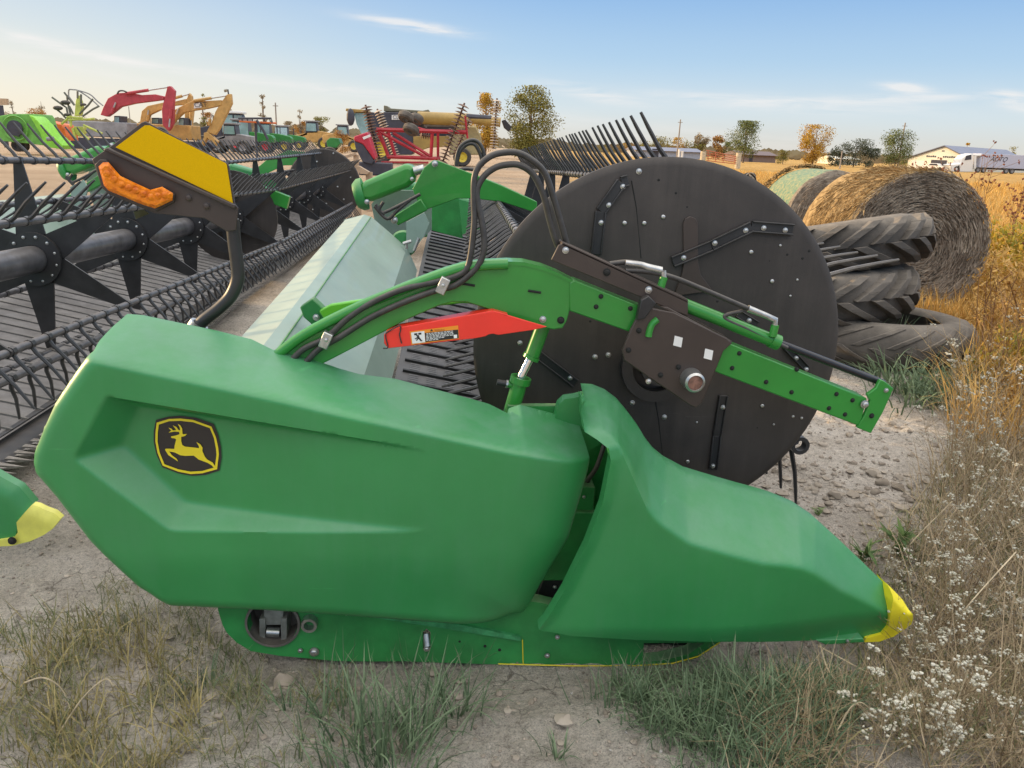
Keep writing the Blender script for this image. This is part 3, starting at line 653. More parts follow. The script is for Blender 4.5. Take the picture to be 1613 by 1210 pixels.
for row in range(6):
    v0 = 290+row*11; u = 424
    while u < (640 if row < 4 else 560 - 50*(row-4)):
        wd = random.choice((14, 22, 30, 18)); s = -(u-412)*.108
        b.add([at(*zr(u, v0+s), YR-.0032), at(*zr(u+wd, v0+s-wd*.108), YR-.0032), at(*zr(u+wd, v0+s-wd*.108+5), YR-.0032), at(*zr(u, v0+s+5), YR-.0032)], [(0, 1, 2, 3)]); u += wd+6
for pts in ([(648, 300), (676, 297), (677, 325), (650, 328)],): b.add([at(*zr(u, v), YR-.0032) for u, v in pts], [(0, 1, 2, 3)])
b.build('decal_text', 'decalw', dec, 0)
b = B()
for pts in ([(325, 288), (350, 285), (351, 300), (326, 303)], [(358, 284), (383, 281), (384, 296), (359, 299)], [(345, 305), (362, 300), (368, 322), (352, 325)], [(352, 325), (368, 320), (388, 345), (380, 352)], [(350, 318), (356, 326), (332, 336), (328, 330)], [(356, 325), (362, 330), (345, 350), (338, 346)], [(376, 340), (392, 345), (390, 352), (374, 350)], [(340, 303), (350, 301), (351, 309), (342, 311)],
            [(455, 271), (466, 252), (480, 268)]):
    b.add([at(*zr(u, v), YR-.0034) for u, v in pts], [tuple(range(len(pts)))])
b.build('decal_symbol', 'decalk', dec, 0)
def text(body, p, xdir, zdir, size, mt, parent, name='lettering', shear=0, squash=1):
    cu = bpy.data.curves.new(name, 'FONT'); cu.body = body; cu.size = size; cu.shear = shear; cu.align_x = 'LEFT'; cu.materials.append(M[mt])
    tmp = bpy.data.objects.new(name, cu); col.objects.link(tmp); bpy.context.view_layer.update(); me = bpy.data.meshes.new_from_object(tmp.evaluated_get(bpy.context.evaluated_depsgraph_get())); bpy.data.objects.remove(tmp)
    o = bpy.data.objects.new(name, me); col.objects.link(o); x = V(xdir).normalized(); z_ = V(zdir).normalized(); n_ = x.cross(z_)
    mm = Matrix((x*squash, z_, n_)).transposed().to_4x4(); mm.translation = V(p); o.parent = parent; o.matrix_parent_inverse = Matrix.Identity(4)
    mm.translation -= WLT(parent); o.matrix_basis = mm; return o
def WLT(o):
    t = V((0, 0, 0))
    while o: t = t+o.location; o = o.parent
    return t
p0 = at(*zr(490, 268), YR-.0034); p1 = at(*zr(636, 250), YR-.0034)
text('WARNING', p0, p1-p0, (0, 0, 1), .0068, 'decalk', dec)
b = B(); b.tube(curve([at(*zr(u, v), YR-.005) for u, v in ((70, 410), (110, 400), (90, 300), (130, 262), (205, 225), (213, 260), (205, 300), (222, 370))], 4), .0022, 6); b.build('prop_tie', 'blackm', prop)
# lift cylinder under the arm
YC = 2.50
la, lb, lc, ld = at(856, 512, YC), at(838, 560, YC), at(821, 594, YC), at(802, 660, YC)
b = B(); b.cyl(la, lb, .025, 16); b.cyl(lb, lb+(lc-lb).normalized()*.012, .029, 16); lift = b.build('lift_sleeve', 'arm', HD, 40); WL[lift.name] = V((0, 0, 0))
b = B(); b.cyl(lb, lc, .015, 14); b.build('lift_rod', 'chrome', lift, 40)
b = B(); b.cyl(lc, ld, .027, 16); b.cyl(lc, lc+(ld-lc).normalized()*.022, .036, 18); b.cyl(at(818, 609, YC), at(799, 605, YC), .012, 12); b.build('lift_barrel', 'arm', lift, 40)
b = B(); b.cyl(at(800, 605, YC), at(797, 604.5, YC), .014, 10); b.build('bleed_nut', 'steel', lift); b = B(); b.cyl(at(797, 604.5, YC), at(783, 602, YC), .011, 12); b.build('bleed_cap', 'blackm', lift)
# hoses along the arm and the arched pair
zh = lambda u, v: (340+u/2.88, 230+v/2.88)
H1 = [(345, 970), (400, 920), (500, 870), (600, 780), (700, 715), (850, 650), (1000, 615), (1090, 590), (1135, 560), (1155, 500), (1172, 350), (1170, 250), (1172, 150), (1195, 90), (1250, 45), (1310, 30), (1370, 32), (1430, 62), (1490, 120), (1530, 230), (1565, 350), (1592, 445)]
H2 = [(405, 985), (470, 920), (560, 868), (700, 780), (850, 710), (1000, 655), (1080, 635), (1150, 585), (1200, 525), (1218, 450), (1208, 350), (1190, 270), (1185, 200), (1215, 140), (1265, 100), (1320, 85), (1380, 88), (1440, 130), (1485, 220), (1510, 320), (1535, 410), (1552, 455)]
for H_ in (H1, H2):
    b = B(); n_ = len(H_); b.tube(curve([at(*zh(u, v), YA-.015-.0*i+(.05*max(0, i-9)/12)) for i, (u, v) in enumerate(H_)], 6), .0100, 10); b.build('hydraulic_hose', 'rubber', HD, 60)
for u, v in ((1030, 633), (500, 880)):
    b = B(); rot = Matrix.Rotation(R(-24), 3, 'Y'); b.box(at(*zh(u, v), YA-.03), (.030, .03, .052), Matrix.Rotation(R(24), 3, 'Y')); cp = b.build('hose_clamp', 'steel', HD, 30, .003)
    bolt(at(*zh(u, v), YA-.046), .008, HD)
# bracket and inner link on the rear slope
pl = [at(x, y, 2.95) for x, y in ((472, 484), (492, 470), (503, 480), (523, 500), (520, 512), (496, 516), (478, 500))]
b = B(); b.prism(pl, (0, .05, 0)); b.build('link_bracket', 'frame', HD, 30, .005); bolt(at(498, 500, 2.945), .016, HD)
b = B(); b.prism([at(x, y, 2.93) for x, y in ((502, 490), (520, 480), (600, 468), (690, 455), (760, 452), (760, 480), (730, 478), (640, 488), (560, 504), (515, 512))], (0, .03, 0)); b.build('inner_link', 'lime', HD, 30, .006)
# ---- warning bracket: plate, reflector and amber lamp on a bent pole
YB = 2.46
mk = [(145, 251), (150, 247), (179, 227), (223, 193), (229, 191), (236, 195), (358, 257), (361, 262), (370, 321), (375, 328), (372, 363), (357, 365), (322, 344), (243, 336), (171, 306), (161, 297)]
b = B(); b.prism([at(x, y, YB) for x, y in mk], (0, .006, 0)); mp_ = b.build('marker_plate', 'brown', HD, 30, .002); WL[mp_.name] = V((0, 0, 0))
# folded rib under the reflector
b = B(); A_, B_ = at(165, 236, YB), at(372, 330, YB); A2, B2 = at(172, 232, YB), at(372, 322, YB)
b.prism([A2, B2, B_, A_], (0, -.014, 0)); b.build('plate_fold', 'brown', mp_, 30, .004)
rf = [(182, 232), (228, 197.5), (235, 197.5), (355, 257), (357, 260), (366.5, 320)]
b = B(); b.prism([at(x, y, YB-.004) for x, y in rf], (0, .003, 0)); b.build('reflector', 'reflect', mp_, 0)
zl = lambda u, v: (u/4.0325, 100+v/4.0325)
ln = [(625, 655), (655, 628), (690, 628), (765, 715), (860, 760), (955, 803), (1030, 783), (1100, 825), (1095, 870), (985, 922), (900, 895), (690, 808), (660, 775)]
cu_, cv_ = sum(p[0] for p in ln)/len(ln), sum(p[1] for p in ln)/len(ln)
b = B(); ring0 = [at(*zl(u, v), YB-.004) for u, v in ln]; n_ = len(ln)
ring1 = [at(*zl(u, v), YB-.028) for u, v in ln]
cen = [(690, 720), (720, 760), (760, 780), (850, 815), (940, 850), (1000, 850)]
ring2 = [at(*zl(u+(min(cen, key=lambda c: (c[0]-u)**2+(c[1]-v)**2)[0]-u)*.28, v+(min(cen, key=lambda c: (c[0]-u)**2+(c[1]-v)**2)[1]-v)*.28), YB-.038) for u, v in ln]
b.add(ring0+ring1+ring2, [(i, (i+1) % n_, n_+(i+1) % n_, n_+i) for i in range(n_)] + [(n_+i, n_+(i+1) % n_, 2*n_+(i+1) % n_, 2*n_+i) for i in range(n_)] + [tuple(range(2*n_, 3*n_))])
lens = b.build('amber_lamp', 'lens', mp_, 30); WL[lens.name] = V((0, 0, 0))
b = B()
for i in range(9):
    t = i/8; u = 680+t*370; v = interp(u, [(680, 700), (760, 765), (960, 850), (1060, 835)]); b.ball(at(*zl(u, v), YB-.036), .012, 8, (1, .5, 1))
b.build('lamp_cell', 'lens', lens, 60)
b = B(); b.prism([at(*zl(cu_+(u-cu_)*1.06, cv_+(v-cv_)*1.12), YB-.003) for u, v in ln], (0, -.010, 0)); b.build('lamp_rim', 'brown', lens, 30, .002)
bolt(at(298, 312, YB), .009, mp_, 'brown'); bolt(at(326, 325, YB), .009, mp_, 'brown')
b = B(); b.tube(curve([at(x, y, YB+.03) for x, y in ((366, 345), (369, 380), (374, 420), (374, 442), (364, 466), (345, 486), (322, 504), (306, 520))], 6), .0205, 14); b.build('marker_pole', 'blackm', HD, 60)
b = B(); b.lathe([(.03, -.01), (.03, .008), (.021, .008)], at(312, 513, YB+.03), (.6, 0, .8), 16); b.build('pole_socket', 'steel', HD, 40)
# ---- centre of the near header: pivoting cover, centre arm, hoses
def centre(root, dx, dy, tagl=True):
    o = V((dx, dy, 0)); A = lambda x, y, Y: at(x, y, Y)+o
    b = B(); b.prism([A(x, y, 6.5) for x, y in ((563, 303), (566, 292), (575, 285), (636, 259), (646, 258), (652, 264), (656, 276), (653, 287), (642, 296), (586, 318), (572, 318), (565, 312))], (0, .28, 0)); b.build('pivot_cover', 'arm', root, 40, .05, seg=3)
    b = B(); b.lathe([(.0001, 0), (.10, 0), (.13, .04), (.13, .08), (.0001, .08)], A(560, 309, 6.6), (.9, 0, .25), 20); b.build('cover_flange', 'frame', root, 40)
    b = B(); b.prism([A(x, y, 6.35) for x, y in ((668, 264), (683, 252), (690, 253), (745, 274), (790, 292), (846, 318), (846, 336), (790, 318), (745, 313), (720, 313), (693, 323), (670, 331), (658, 318), (650, 298))], (0, .03, 0)); a = b.build('centre_arm', 'arm', root, 30, .006)
    b = B(); b.prism([A(x, y, 6.4) for x, y in ((745, 274), (790, 292), (846, 318), (846, 336), (790, 318), (745, 313))], (0, .14, 0)); b.build('centre_arm_box', 'arm', root, 30, .006)
    b = B(); b.prism([A(x, y, 6.3) for x, y in ((621, 340), (663, 313), (674, 331), (626, 356))], (0, .10, 0)); b.build('centre_link', 'arm', root, 30, .01)
    b = B(); b.prism([A(x, y, 7.3) for x, y in ((664, 326), (722, 308), (729, 376), (678, 362))], (0, .04, 0)); b.build('centre_wall', 'frame', root, 30)
    b = B(); b.prism([A(x, y, 6.9) for x, y in ((585, 322), (600, 300), (660, 300), (680, 320), (680, 362), (640, 400), (600, 400))], (0, .04, 0)); b.build('centre_frame', 'sheet', root, 30)
    b = B(); b.prism([A(x, y, 5.72) for x, y in ((640, 350), (668, 335), (676, 352), (668, 372), (650, 398), (640, 400))], (0, .03, 0)); b.build('opening_panel', 'sheet', root, 30)
    b = B(); b.lathe([(.10, 0), (.09, .05), (.0001, .06)], A(636, 384, 5.80), (0, -1, 0), 20); b.build('gear_cover', 'frame', root, 40)
    for (x, y, Y, r) in ((685, 258, 6.33, .03), (621, 347, 6.28, .035), (578, 318, 6.48, .025), (649, 282, 6.48, .02)): bolt(A(x, y, Y), r, root)
    for pts in ([(592, 322), (600, 335), (612, 332), (640, 318), (662, 306)], [(590, 325), (610, 345), (628, 330), (650, 312)], [(604, 318), (598, 330), (606, 338)]):
        b = B(); b.tube(curve([A(x, y, 6.25) for x, y in pts], 5), .013, 8); b.build('hose', 'rubber', root, 60)
    for pts in ([(718, 262), (720, 244), (727, 229), (742, 221), (753, 224), (761, 237), (763, 256)], [(719, 262), (724, 240), (735, 228), (748, 228), (757, 245), (760, 262)], [(722, 268), (735, 266), (750, 268), (756, 266)]):
        b = B(); b.tube(curve([A(x, y, 6.9) for x, y in pts], 6), .016, 8); b.build('hydraulic_hose', 'rubber', root, 60)
centre(HD, 0, 0)
b = B(); b.cyl(at(652, 270, 6.5), at(668, 266, 6.5), .035, 12); b.build('pivot_rod', 'steel', HD, 40)
for (x, y, x2, y2) in ((635, 384, 648, 380), (652, 395, 660, 375), (640, 385, 640, 392)):
    b = B(); b.cyl(at(x, y, 5.6), at(x2, y2, 5.6), .012, 8); b.build('coupling', 'steel', HD, 40)
# far end of the near header
def far_end(root, dx, Y, sh=True, ax=None):
    """end panel and disc at the header's other end"""
    vs = [(x+dx, Y, z) for x, z in ((-.95, 1.10), (.40, .76), (.45, .5), (.25, .22), (-.85, .25), (-1.2, .72))]
    b = B(); b.prism(vs, (0, .3, 0)); b.build('end_panel', 'hood', root, 30, .05, seg=3)
far_end(HD, .1, 12.0)
# =================================================================== neighbouring header on the left
LHX = -3.55
LH = thing('combine_header', 'second header behind on the left, long black reel over dusty grey belts', 'combine header', (-3.2, 6, 0))
LA = at(55, 408, 5.1); LO = LA + AD*((2.75-5.1)/AD.y)
BNL = [(92, 121), (32, 38), (-28, -62), (-88, -112), (-148, -170), (152, 206), (-39.5, -97, .66, .21)]
reel(LH, LO, AD, 3.6, 9.2, BNL, .60, [3.75, 5.1, 6.45, 7.8, 9.15], .29, sp=.165, tube_r=.085, own={0: 34, 1: 34, 2: 32})
b2 = LO+AD*((9.3-2.75)/AD.y); D2 = V((.012, 1, .004)).normalized()
reel(LH, b2-D2*((9.3-2.75)/D2.y)+V((0, 0, 0)), D2, 9.32, 15.2, BNL, .60, [10.5, 11.85, 13.2, 14.4], .29, sp=.165, tube_r=.085)
cD = b2+D2*(15.3-9.3)
b = B(); b.lathe([(.0001, 0), (.3, 0), (RS-.02, 0), (RS, .012), (RS, .034), (.0001, .03)], cD, D2, 72); ls = b.build('end_shield', 'shield', LH, 30)
b = B(); b.lathe([(.0001, 0), (.3, 0), (.52, 0), (.52, .03), (.0001, .03)], b2-D2*.05, D2, 48); b.build('middle_shield', 'shield', LH, 30)
for i in range(12):
    an = i*2.4; rr = .25+.035*i; bolt(cD+V((math.cos(an)*rr, -.003, math.sin(an)*rr)), .02, ls)
# arms of the left header
for Yq, s in ((9.25, 1), (15.6, 1)):
    t = lambda x, z: (x+LA.x-.757, Yq, z)
    b = B(); b.prism([t(-.5, .95), t(-.2, 1.2), (t(.2, 1.38)), t(.5, 1.36), t(.9, 1.2), t(1.5, .98), t(1.46, .84), t(.9, 1.03), t(.5, 1.12), t(.1, 1.1), t(-.4, .85)], (0, .09, 0)); b.build('reel_arm', 'arm', LH, 30, .006)
far_end(LH, LA.x-.757, 15.75)
centre(LH, LA.x-.757, 2.35)
# sheet, belt, cutter bar
PL = [(x+LA.x-.757, z) for x, z in ((-.85, 1.02), (-.70, 1.01), (-.62, .97), (-.36, .72), (-.285, .54))]
wing(PL, 0, 3.2, 8.9, -.012, LH); wing([(x, z-.07) for x, z in PL], 0, 10.2, 15.6, 0, LH)
for ya, yb in ((3.2, 8.9), (10.2, 15.6)):
    b = B(); b.box((PL[0][0]+.03, (ya+yb)/2, .58), (.03, yb-ya, .62)); b.build('rear_wall', 'sheet', LH, 0)
belt(LH, PL[4][0], LA.x+.44, 3.2, 15.4, .50, -.006, 'beltd', 'slatd', .155, rows=False, sl=-.22)
xc = LA.x+.58
b = B(); b.box((xc-.08, 9.2, .135), (.16, 12.2, .02)); b.box((xc-.2, 9.2, .16), (.1, 12.2, .03)); b.build('cutter_bar', 'blackm', LH, 30)
b = B(); y = 3.15
while y < 15.3:
    b.add([(xc-.02, y-.018, .15), (xc-.02, y+.018, .15), (xc+.105, y, .135), (xc-.02, y-.018, .12), (xc-.02, y+.018, .12)], [(0, 2, 1), (0, 3, 2), (1, 2, 4), (3, 4, 2)])
    b.add([(xc-.03, y+.02, .145), (xc-.03, y+.06, .145), (xc+.045, y+.04, .145)], [(0, 2, 1)]); y += .0762
gk = b.build('knife_guards', mat('guard steel', (.22, .21, .20), .5, metal=.5, var=.4, vs=40, dust=.4), LH, 0); gk['kind'] = 'stuff'
M_ = 0
# its divider point and, out of the frame but throwing its shadow, its near end panel
gp = [xz(x, y, 2.9) for x, y in ((-420, 560), (-200, 640), (0, 759), (24, 772), (47, 799), (29, 822), (24, 846), (0, 853), (-400, 870))]
sheet(gp, lambda x, z: 2.9+.03*max(0, 1-poly_d(x, z, gp[0:5])/.07)**2, .015, 'snout_divider', 'hood', LH, .04)
yp = [xz(x, y, 2.89) for x, y in ((47, 798), (56, 800), (68, 806), (82, 811), (93, 820), (84, 832), (70, 842), (48, 852), (20, 859), (0, 860), (-30, 858), (-10, 852), (22, 847), (29, 838), (27, 822))]
sheet(yp, lambda x, z: 2.885+.02*max(0, 1-poly_d(x, z, yp[0:5])/.05)**2, .01, 'snout_tip', 'tipyellow', LH, .03)
bolt(at(19, 852, 2.87), .012, LH, 'dark')
b = B(); b.prism([(x+LA.x-.757, 3.0, z) for x, z in ((-.95, 1.12), (.40, .80), (.45, .5), (.25, .22), (-.85, .25), (-1.2, .72))], (0, .3, 0)); b.build('end_panel', 'hood', LH, 30, .05, seg=3)
# =================================================================== ground
GA = None
def gh(x, y):
    n = noise.noise(V((x*.55, y*.55, 0)))*.035 + noise.noise(V((x*1.7, y*1.7, 3)))*.018 + noise.noise(V((x*6, y*6, 7)))*.008
    near = 1-sstep(10, 25, math.hypot(x, y))
    n += .05*math.exp(-((x+.55)**2+(y-2.0)**2)/.10) * .6
    if y < 8: n += .014*noise.noise(V((x*17, y*17, 1))) + .022*max(0, noise.noise(V((x*9, y*9, 5)))-.05) + .03*max(0, noise.noise(V((x*4.3, y*4.3, 8)))-.2)*sstep(.9, 1.6, x)
    return (n-.012-.078*sstep(-1.2, -.6, x)*sstep(2.6, 1.4, x)*sstep(1.9, 2.2, y)*sstep(3.4, 2.8, y))*near
def axis(lo, hi, st, far, g=1.16):
    a = list(np.arange(lo, hi, st)); s = st; x = lo; L_ = []
    while x > -far: s *= g; x -= s; L_.append(x)
    s = st; x = a[-1]; H_ = []
    while x < far: s *= g; x += s; H_.append(x)
    return np.array(L_[::-1]+a+H_)
gx_ = axis(-3.2, 5.2, .03, 5000); gy_ = axis(1.1, 7.0, .03, 5000)
vs = [(x, y, gh(x, y)) for y in gy_ for x in gx_]; nx = len(gx_)
fs = [(j*nx+i, j*nx+i+1, (j+1)*nx+i+1, (j+1)*nx+i) for j in range(len(gy_)-1) for i in range(nx-1)]
me = bpy.data.meshes.new('ground'); me.from_pydata(vs, [], fs); me.update()
def ground_mat():
    m = bpy.data.materials.new('dry soil and dead grass'); m.use_nodes = True; t = m.node_tree; n = t.nodes; l = t.links; b = n['Principled BSDF']
    tx = n.new('ShaderNodeTexCoord'); ob = tx.outputs['Object']
    def nz(s, d=6, r=.6, vec=ob, dist=0):
        z = n.new('ShaderNodeTexNoise'); z.inputs['Scale'].default_value = s; z.inputs['Detail'].default_value = d; z.inputs['Roughness'].default_value = r; z.inputs['Distortion'].default_value = dist; l.new(vec, z.inputs['Vector']); return z.outputs[0]
    def ramp(x, stops):
        r = n.new('ShaderNodeValToRGB'); l.new(x, r.inputs[0]); e = r.color_ramp.elements
        while len(e) < len(stops): e.new(.5)
        for q, (p, c) in zip(e, stops): q.position = p; q.color = (*c, 1)
        return r.outputs[0]
    def mix(a, bb, f):
        x = n.new('ShaderNodeMix'); x.data_type = 'RGBA'; x.clamp_factor = True
        for s, v in (('A', a), ('B', bb)):
            if isinstance(v, tuple): x.inputs[s].default_value = (*v, 1)
            else: l.new(v, x.inputs[s])
        l.new(f, x.inputs['Factor']); return x.outputs['Result']
    soil = ramp(nz(2.2, 10, .68), [(.25, (.36, .32, .27)), (.40, (.64, .575, .50)), (.58, (.80, .73, .65)), (.8, (.88, .82, .74))])
    fine = ramp(nz(45, 6, .75), [(.3, (.50, .47, .44)), (.47, (.95, .95, .94)), (.7, (1.2, 1.19, 1.17))])
    mm = n.new('ShaderNodeMix'); mm.data_type = 'RGBA'; mm.blend_type = 'MULTIPLY'; mm.inputs['Factor'].default_value = .9; l.new(soil, mm.inputs['A']); l.new(fine, mm.inputs['B']); soil = mm.outputs['Result']
    vs_ = n.new('ShaderNodeTexVoronoi'); vs_.feature = 'DISTANCE_TO_EDGE'; vs_.inputs['Scale'].default_value = 7.0
    wv = n.new('ShaderNodeVectorMath'); wv.operation = 'ADD'; l.new(ob, wv.inputs[0]); nv = n.new('ShaderNodeTexNoise'); nv.inputs['Scale'].default_value = 9; nv.inputs['Detail'].default_value = 4; l.new(ob, nv.inputs['Vector']); ws = n.new('ShaderNodeVectorMath'); ws.operation = 'SCALE'; ws.inputs['Scale'].default_value = .16; l.new(nv.outputs['Color'], ws.inputs[0]); l.new(ws.outputs[0], wv.inputs[1]); l.new(wv.outputs[0], vs_.inputs['Vector'])
    crack = mth('MULTIPLY', ramp(vs_.outputs['Distance'], [(.0, (1, 1, 1)), (.035, (0, 0, 0))]), ramp(nz(1.3, 3), [(.47, (0, 0, 0)), (.60, (1, 1, 1))]), tree=t)
    soil = mix(soil, (.13, .105, .08), mth('MULTIPLY', crack, .75, tree=t))
    grit = ramp(nz(190, 3, .8), [(.34, (.45, .43, .40)), (.48, (1, 1, 1)), (.66, (1.25, 1.24, 1.22))])
    m3 = n.new('ShaderNodeMix'); m3.data_type = 'RGBA'; m3.blend_type = 'MULTIPLY'; m3.inputs['Factor'].default_value = .85; l.new(soil, m3.inputs['A']); l.new(grit, m3.inputs['B']); soil = m3.outputs['Result']
    brown = ramp(nz(.9, 5, .6, dist=.5), [(.48, (0, 0, 0)), (.62, (1, 1, 1))])
    soil = mix(soil, (.13, .095, .07), mth('MULTIPLY', brown, .18, tree=t))
    # dead grass of the field and the paler yard far off
    field = ramp(nz(.35, 8, .7), [(.3, (.30, .17, .05)), (.5, (.46, .28, .09)), (.7, (.56, .37, .14))])
    yard = ramp(nz(.25, 8, .7), [(.3, (.34, .24, .16)), (.7, (.52, .40, .28))])
    sp = n.new('ShaderNodeSeparateXYZ'); l.new(ob, sp.inputs[0])
    wob = mth('MULTIPLY', mth('SUBTRACT', nz(.5, 4), .5, tree=t), 5.0, tree=t)
    def step(v, a, bb):
        x = n.new('ShaderNodeMapRange'); x.interpolation_type = 'SMOOTHSTEP'; l.new(v, x.inputs['Value']); x.inputs['From Min'].default_value = a; x.inputs['From Max'].default_value = bb; return x.outputs[0]
    far = step(mth('ADD', sp.outputs[1], wob, tree=t), 8.0, 13.0)
    right = step(mth('ADD', mth('SUBTRACT', sp.outputs[0], mth('MULTIPLY', sp.outputs[1], .10, tree=t), tree=t), wob, tree=t), 0.0, 3.5)
    c = mix(soil, yard, far); c = mix(c, field, mth('MULTIPLY', far, right, tree=t))
    wl = step(mth('ADD', sp.outputs[0], mth('MULTIPLY', wob, .10, tree=t), tree=t), 1.1, 2.2); litter = ramp(nz(20, 8, .8), [(.35, (.10, .08, .055)), (.6, (.28, .23, .17))])
    c = mix(c, litter, mth('MULTIPLY', mth('MULTIPLY', wl, step(sp.outputs[1], 3.0, 2.3), tree=t), .7, tree=t))
    l.new(c, b.inputs['Base Color']); b.inputs['Roughness'].default_value = .95; b.inputs['Specular IOR Level'].default_value = .15
    vor = n.new('ShaderNodeTexVoronoi'); vor.inputs['Scale'].default_value = 26; vor.feature = 'DISTANCE_TO_EDGE'; l.new(ob, vor.inputs['Vector'])
    hgt = mth('ADD', mth('MULTIPLY', nz(60, 8, .75), 1.0, tree=t), mth('MULTIPLY', nz(12, 8, .7), 2.2, tree=t), tree=t)
    bp = n.new('ShaderNodeBump'); bp.inputs['Strength'].default_value = 1.0; bp.inputs['Distance'].default_value = .045; l.new(hgt, bp.inputs['Height']); l.new(bp.outputs[0], b.inputs['Normal'])
    return m
g = link('ground', me, ground_mat(), None, 180); g['kind'] = 'structure'
# crumbs and stones lying on the soil
def blobs(pts, rs, name, mt, jit=.3, n=6):
    b = B()
    for (x, y), r in zip(pts, rs): b.ball((x, y, gh(x, y)+r*.25), r, n, (random.uniform(.7, 1.3), random.uniform(.7, 1.3), random.uniform(.4, .8)), jit)
    return tag(b.build(name, mt, None, 40), kind='stuff')
M['clod'] = mat('soil clod', (.27, .23, .185), .95, spec=.1, var=.3, vs=3, c2=(.40, .35, .29))
M['pebble'] = mat('pale pebble', (.38, .36, .33), .8, var=.3, vs=1.5)
pts = [(random.uniform(-2.6, 4.5), random.uniform(1.2, 6.0)) for _ in range(15000)]
blobs(pts, [abs(random.gauss(0, .0042))+.0016 for _ in pts], 'soil_crumbs', 'clod', .25)
pts = [(random.uniform(1.0, 2.9), random.uniform(2.6, 4.6)) for _ in range(330)] + [(random.gauss(-.55, .5), random.gauss(1.95, .25)) for _ in range(70)] + [(random.gauss(2.0, .35), random.gauss(3.4, .35)) for _ in range(160)]
blobs(pts, [abs(random.gauss(0, .012))+.005 for _ in pts], 'soil_clods', 'clod', .22, 10)
pts = [(random.uniform(-2.6, 4.0), random.uniform(1.25, 5.0)) for _ in range(170)]
blobs(pts, [random.uniform(.003, .008) for _ in pts], 'pebbles', 'pebble')
# =================================================================== bales and tyres
def ground_pt(px, Y): p = at(px, 250, Y); return V((p.x, Y, 0))
M['straw'] = mat('weathered straw', (.20, .165, .13), .95, spec=.1, var=.35, vs=14, c2=(.32, .27, .21), bump=.5, bs=90)
M['strawlit'] = mat('sunlit straw', (.31, .20, .09), .95, spec=.1, var=.35, vs=16, c2=(.48, .34, .17), bump=.5, bs=90)  # the bale side's warm sunlight is put into this straw colour
M['net'] = mat('net wrap', (.09, .24, .19), .7, spec=.2, var=.2, vs=22, c2=(.34, .32, .16))
def strands(b, n, gen, w=.004):
    for _ in range(n):
        pts = gen()
        for p, q in zip(pts, pts[1:]):
            d = (q-p); s = d.cross(V((random.gauss(0, 1), random.gauss(0, 1), random.gauss(0, 1)))).normalized()*w
            b.add([p-s, q-s*.8, q+s*.8, p+s], [(0, 1, 2, 3)])
def bale(name, label, c, r, ln, side, face, n_s, n_f, tilt=0):
    t = thing(name, label, 'hay bale', (c.x, c.y, 0))
    b = B(); prof = []; m_ = 40; nn = 72
    vs = []; rows = [(.0001, 0), (r*.3, -.01), (r*.6, 0), (r*.85, .01), (r*.96, .03), (r, .10)] + [(r, ln*q) for q in (.25, .4, .55, .7, .85)] + [(r*.97, ln-.02), (r*.5, ln), (.0001, ln)]
    for i, (rr, h) in enumerate(rows):
        for k_ in range(nn):
            a = 2*math.pi*k_/nn; q = 1+.035*noise.noise(V((math.cos(a)*2, math.sin(a)*2, h*2+i*.7))) + .012*noise.noise(V((math.cos(a)*9, math.sin(a)*9, h*8)))
            z = math.sin(a)*rr*q; z = max(z, -r*.93); vs.append((math.cos(a)*rr*q+c.x, c.y+h+.02*noise.noise(V((rr*6, a*2, i))), z+r*.93))
    fs = [(i*nn+k_, i*nn+(k_+1) % nn, (i+1)*nn+(k_+1) % nn, (i+1)*nn+k_) for i in range(len(rows)-1) for k_ in range(nn)]
    b.add(vs, [f for f in fs[5*nn:]]); core = b.build('wrapped_side', side, t, 60)
    b = B(); b.add(vs, [f for f in fs[:5*nn]]); b.build('coiled_end', face, t, 60)
    b = B()
    def gface():
        rr = r*math.sqrt(random.uniform(.02, 1)); a = random.uniform(0, 6.28); l_ = random.uniform(.08, .30)/max(rr, .2); dr = random.uniform(-.02, .04)
        return [V((c.x+math.cos(a+l_*u)*(rr+dr*u), c.y-.005-random.uniform(0, .05), r*.93+math.sin(a+l_*u)*(rr+dr*u))) for u in (0, .35, .7, 1)]
    strands(b, n_f, gface, .0035); b.build('straw_strands', M['straw_s'], t, 0)
    if n_s:
        b = B()
        def gside():
            a = random.uniform(R(55), R(215)); rr = r+random.uniform(-.01, .015); y = c.y+random.uniform(-.05, ln*.75)
            da = random.uniform(.05, .25); dy = random.gauss(0, .06); k_ = random.uniform(-.01, .06)
            return [V((c.x+math.cos(a+da*u)*(rr+k_*u*u), y+dy*u, r*.93+math.sin(a+da*u)*(rr+k_*u*u))) for u in (0, .5, 1)]
        strands(b, n_s, gside, .0035); b.build('loose_straw', 'strawlit', t, 0)
    return t
M['straw_s'] = mat('straw strands', (.27, .215, .165), .9, spec=.2, var=.3, vs=5, c2=(.46, .385, .30))
c1 = V((4.98, 8.15, 0)); bale('hay_bale', 'big weathered round straw bale with its grey coiled end facing the camera, behind the tyres', c1, .80, 1.25, 'strawlit', 'straw', 2600, 6500)
c2_ = V((5.72, 11.6, 0)); b2_ = bale('hay_bale', 'round bale in green net wrap, half hidden behind the bigger straw bale', c2_, .76, 1.25, 'net', 'straw', 0, 600)
b = B()
def ggrim():
    a = random.uniform(R(60), R(200)); rr = .76+random.uniform(0, .06); return [V((c2_.x+math.cos(a+u*.1)*rr, c2_.y+1.2+random.gauss(0, .05)+u*.04, .71+math.sin(a+u*.1)*rr)) for u in (0, .5, 1)]
strands(b, 500, ggrim, .008); b.build('straw_rim', 'strawlit', b2_, 0)
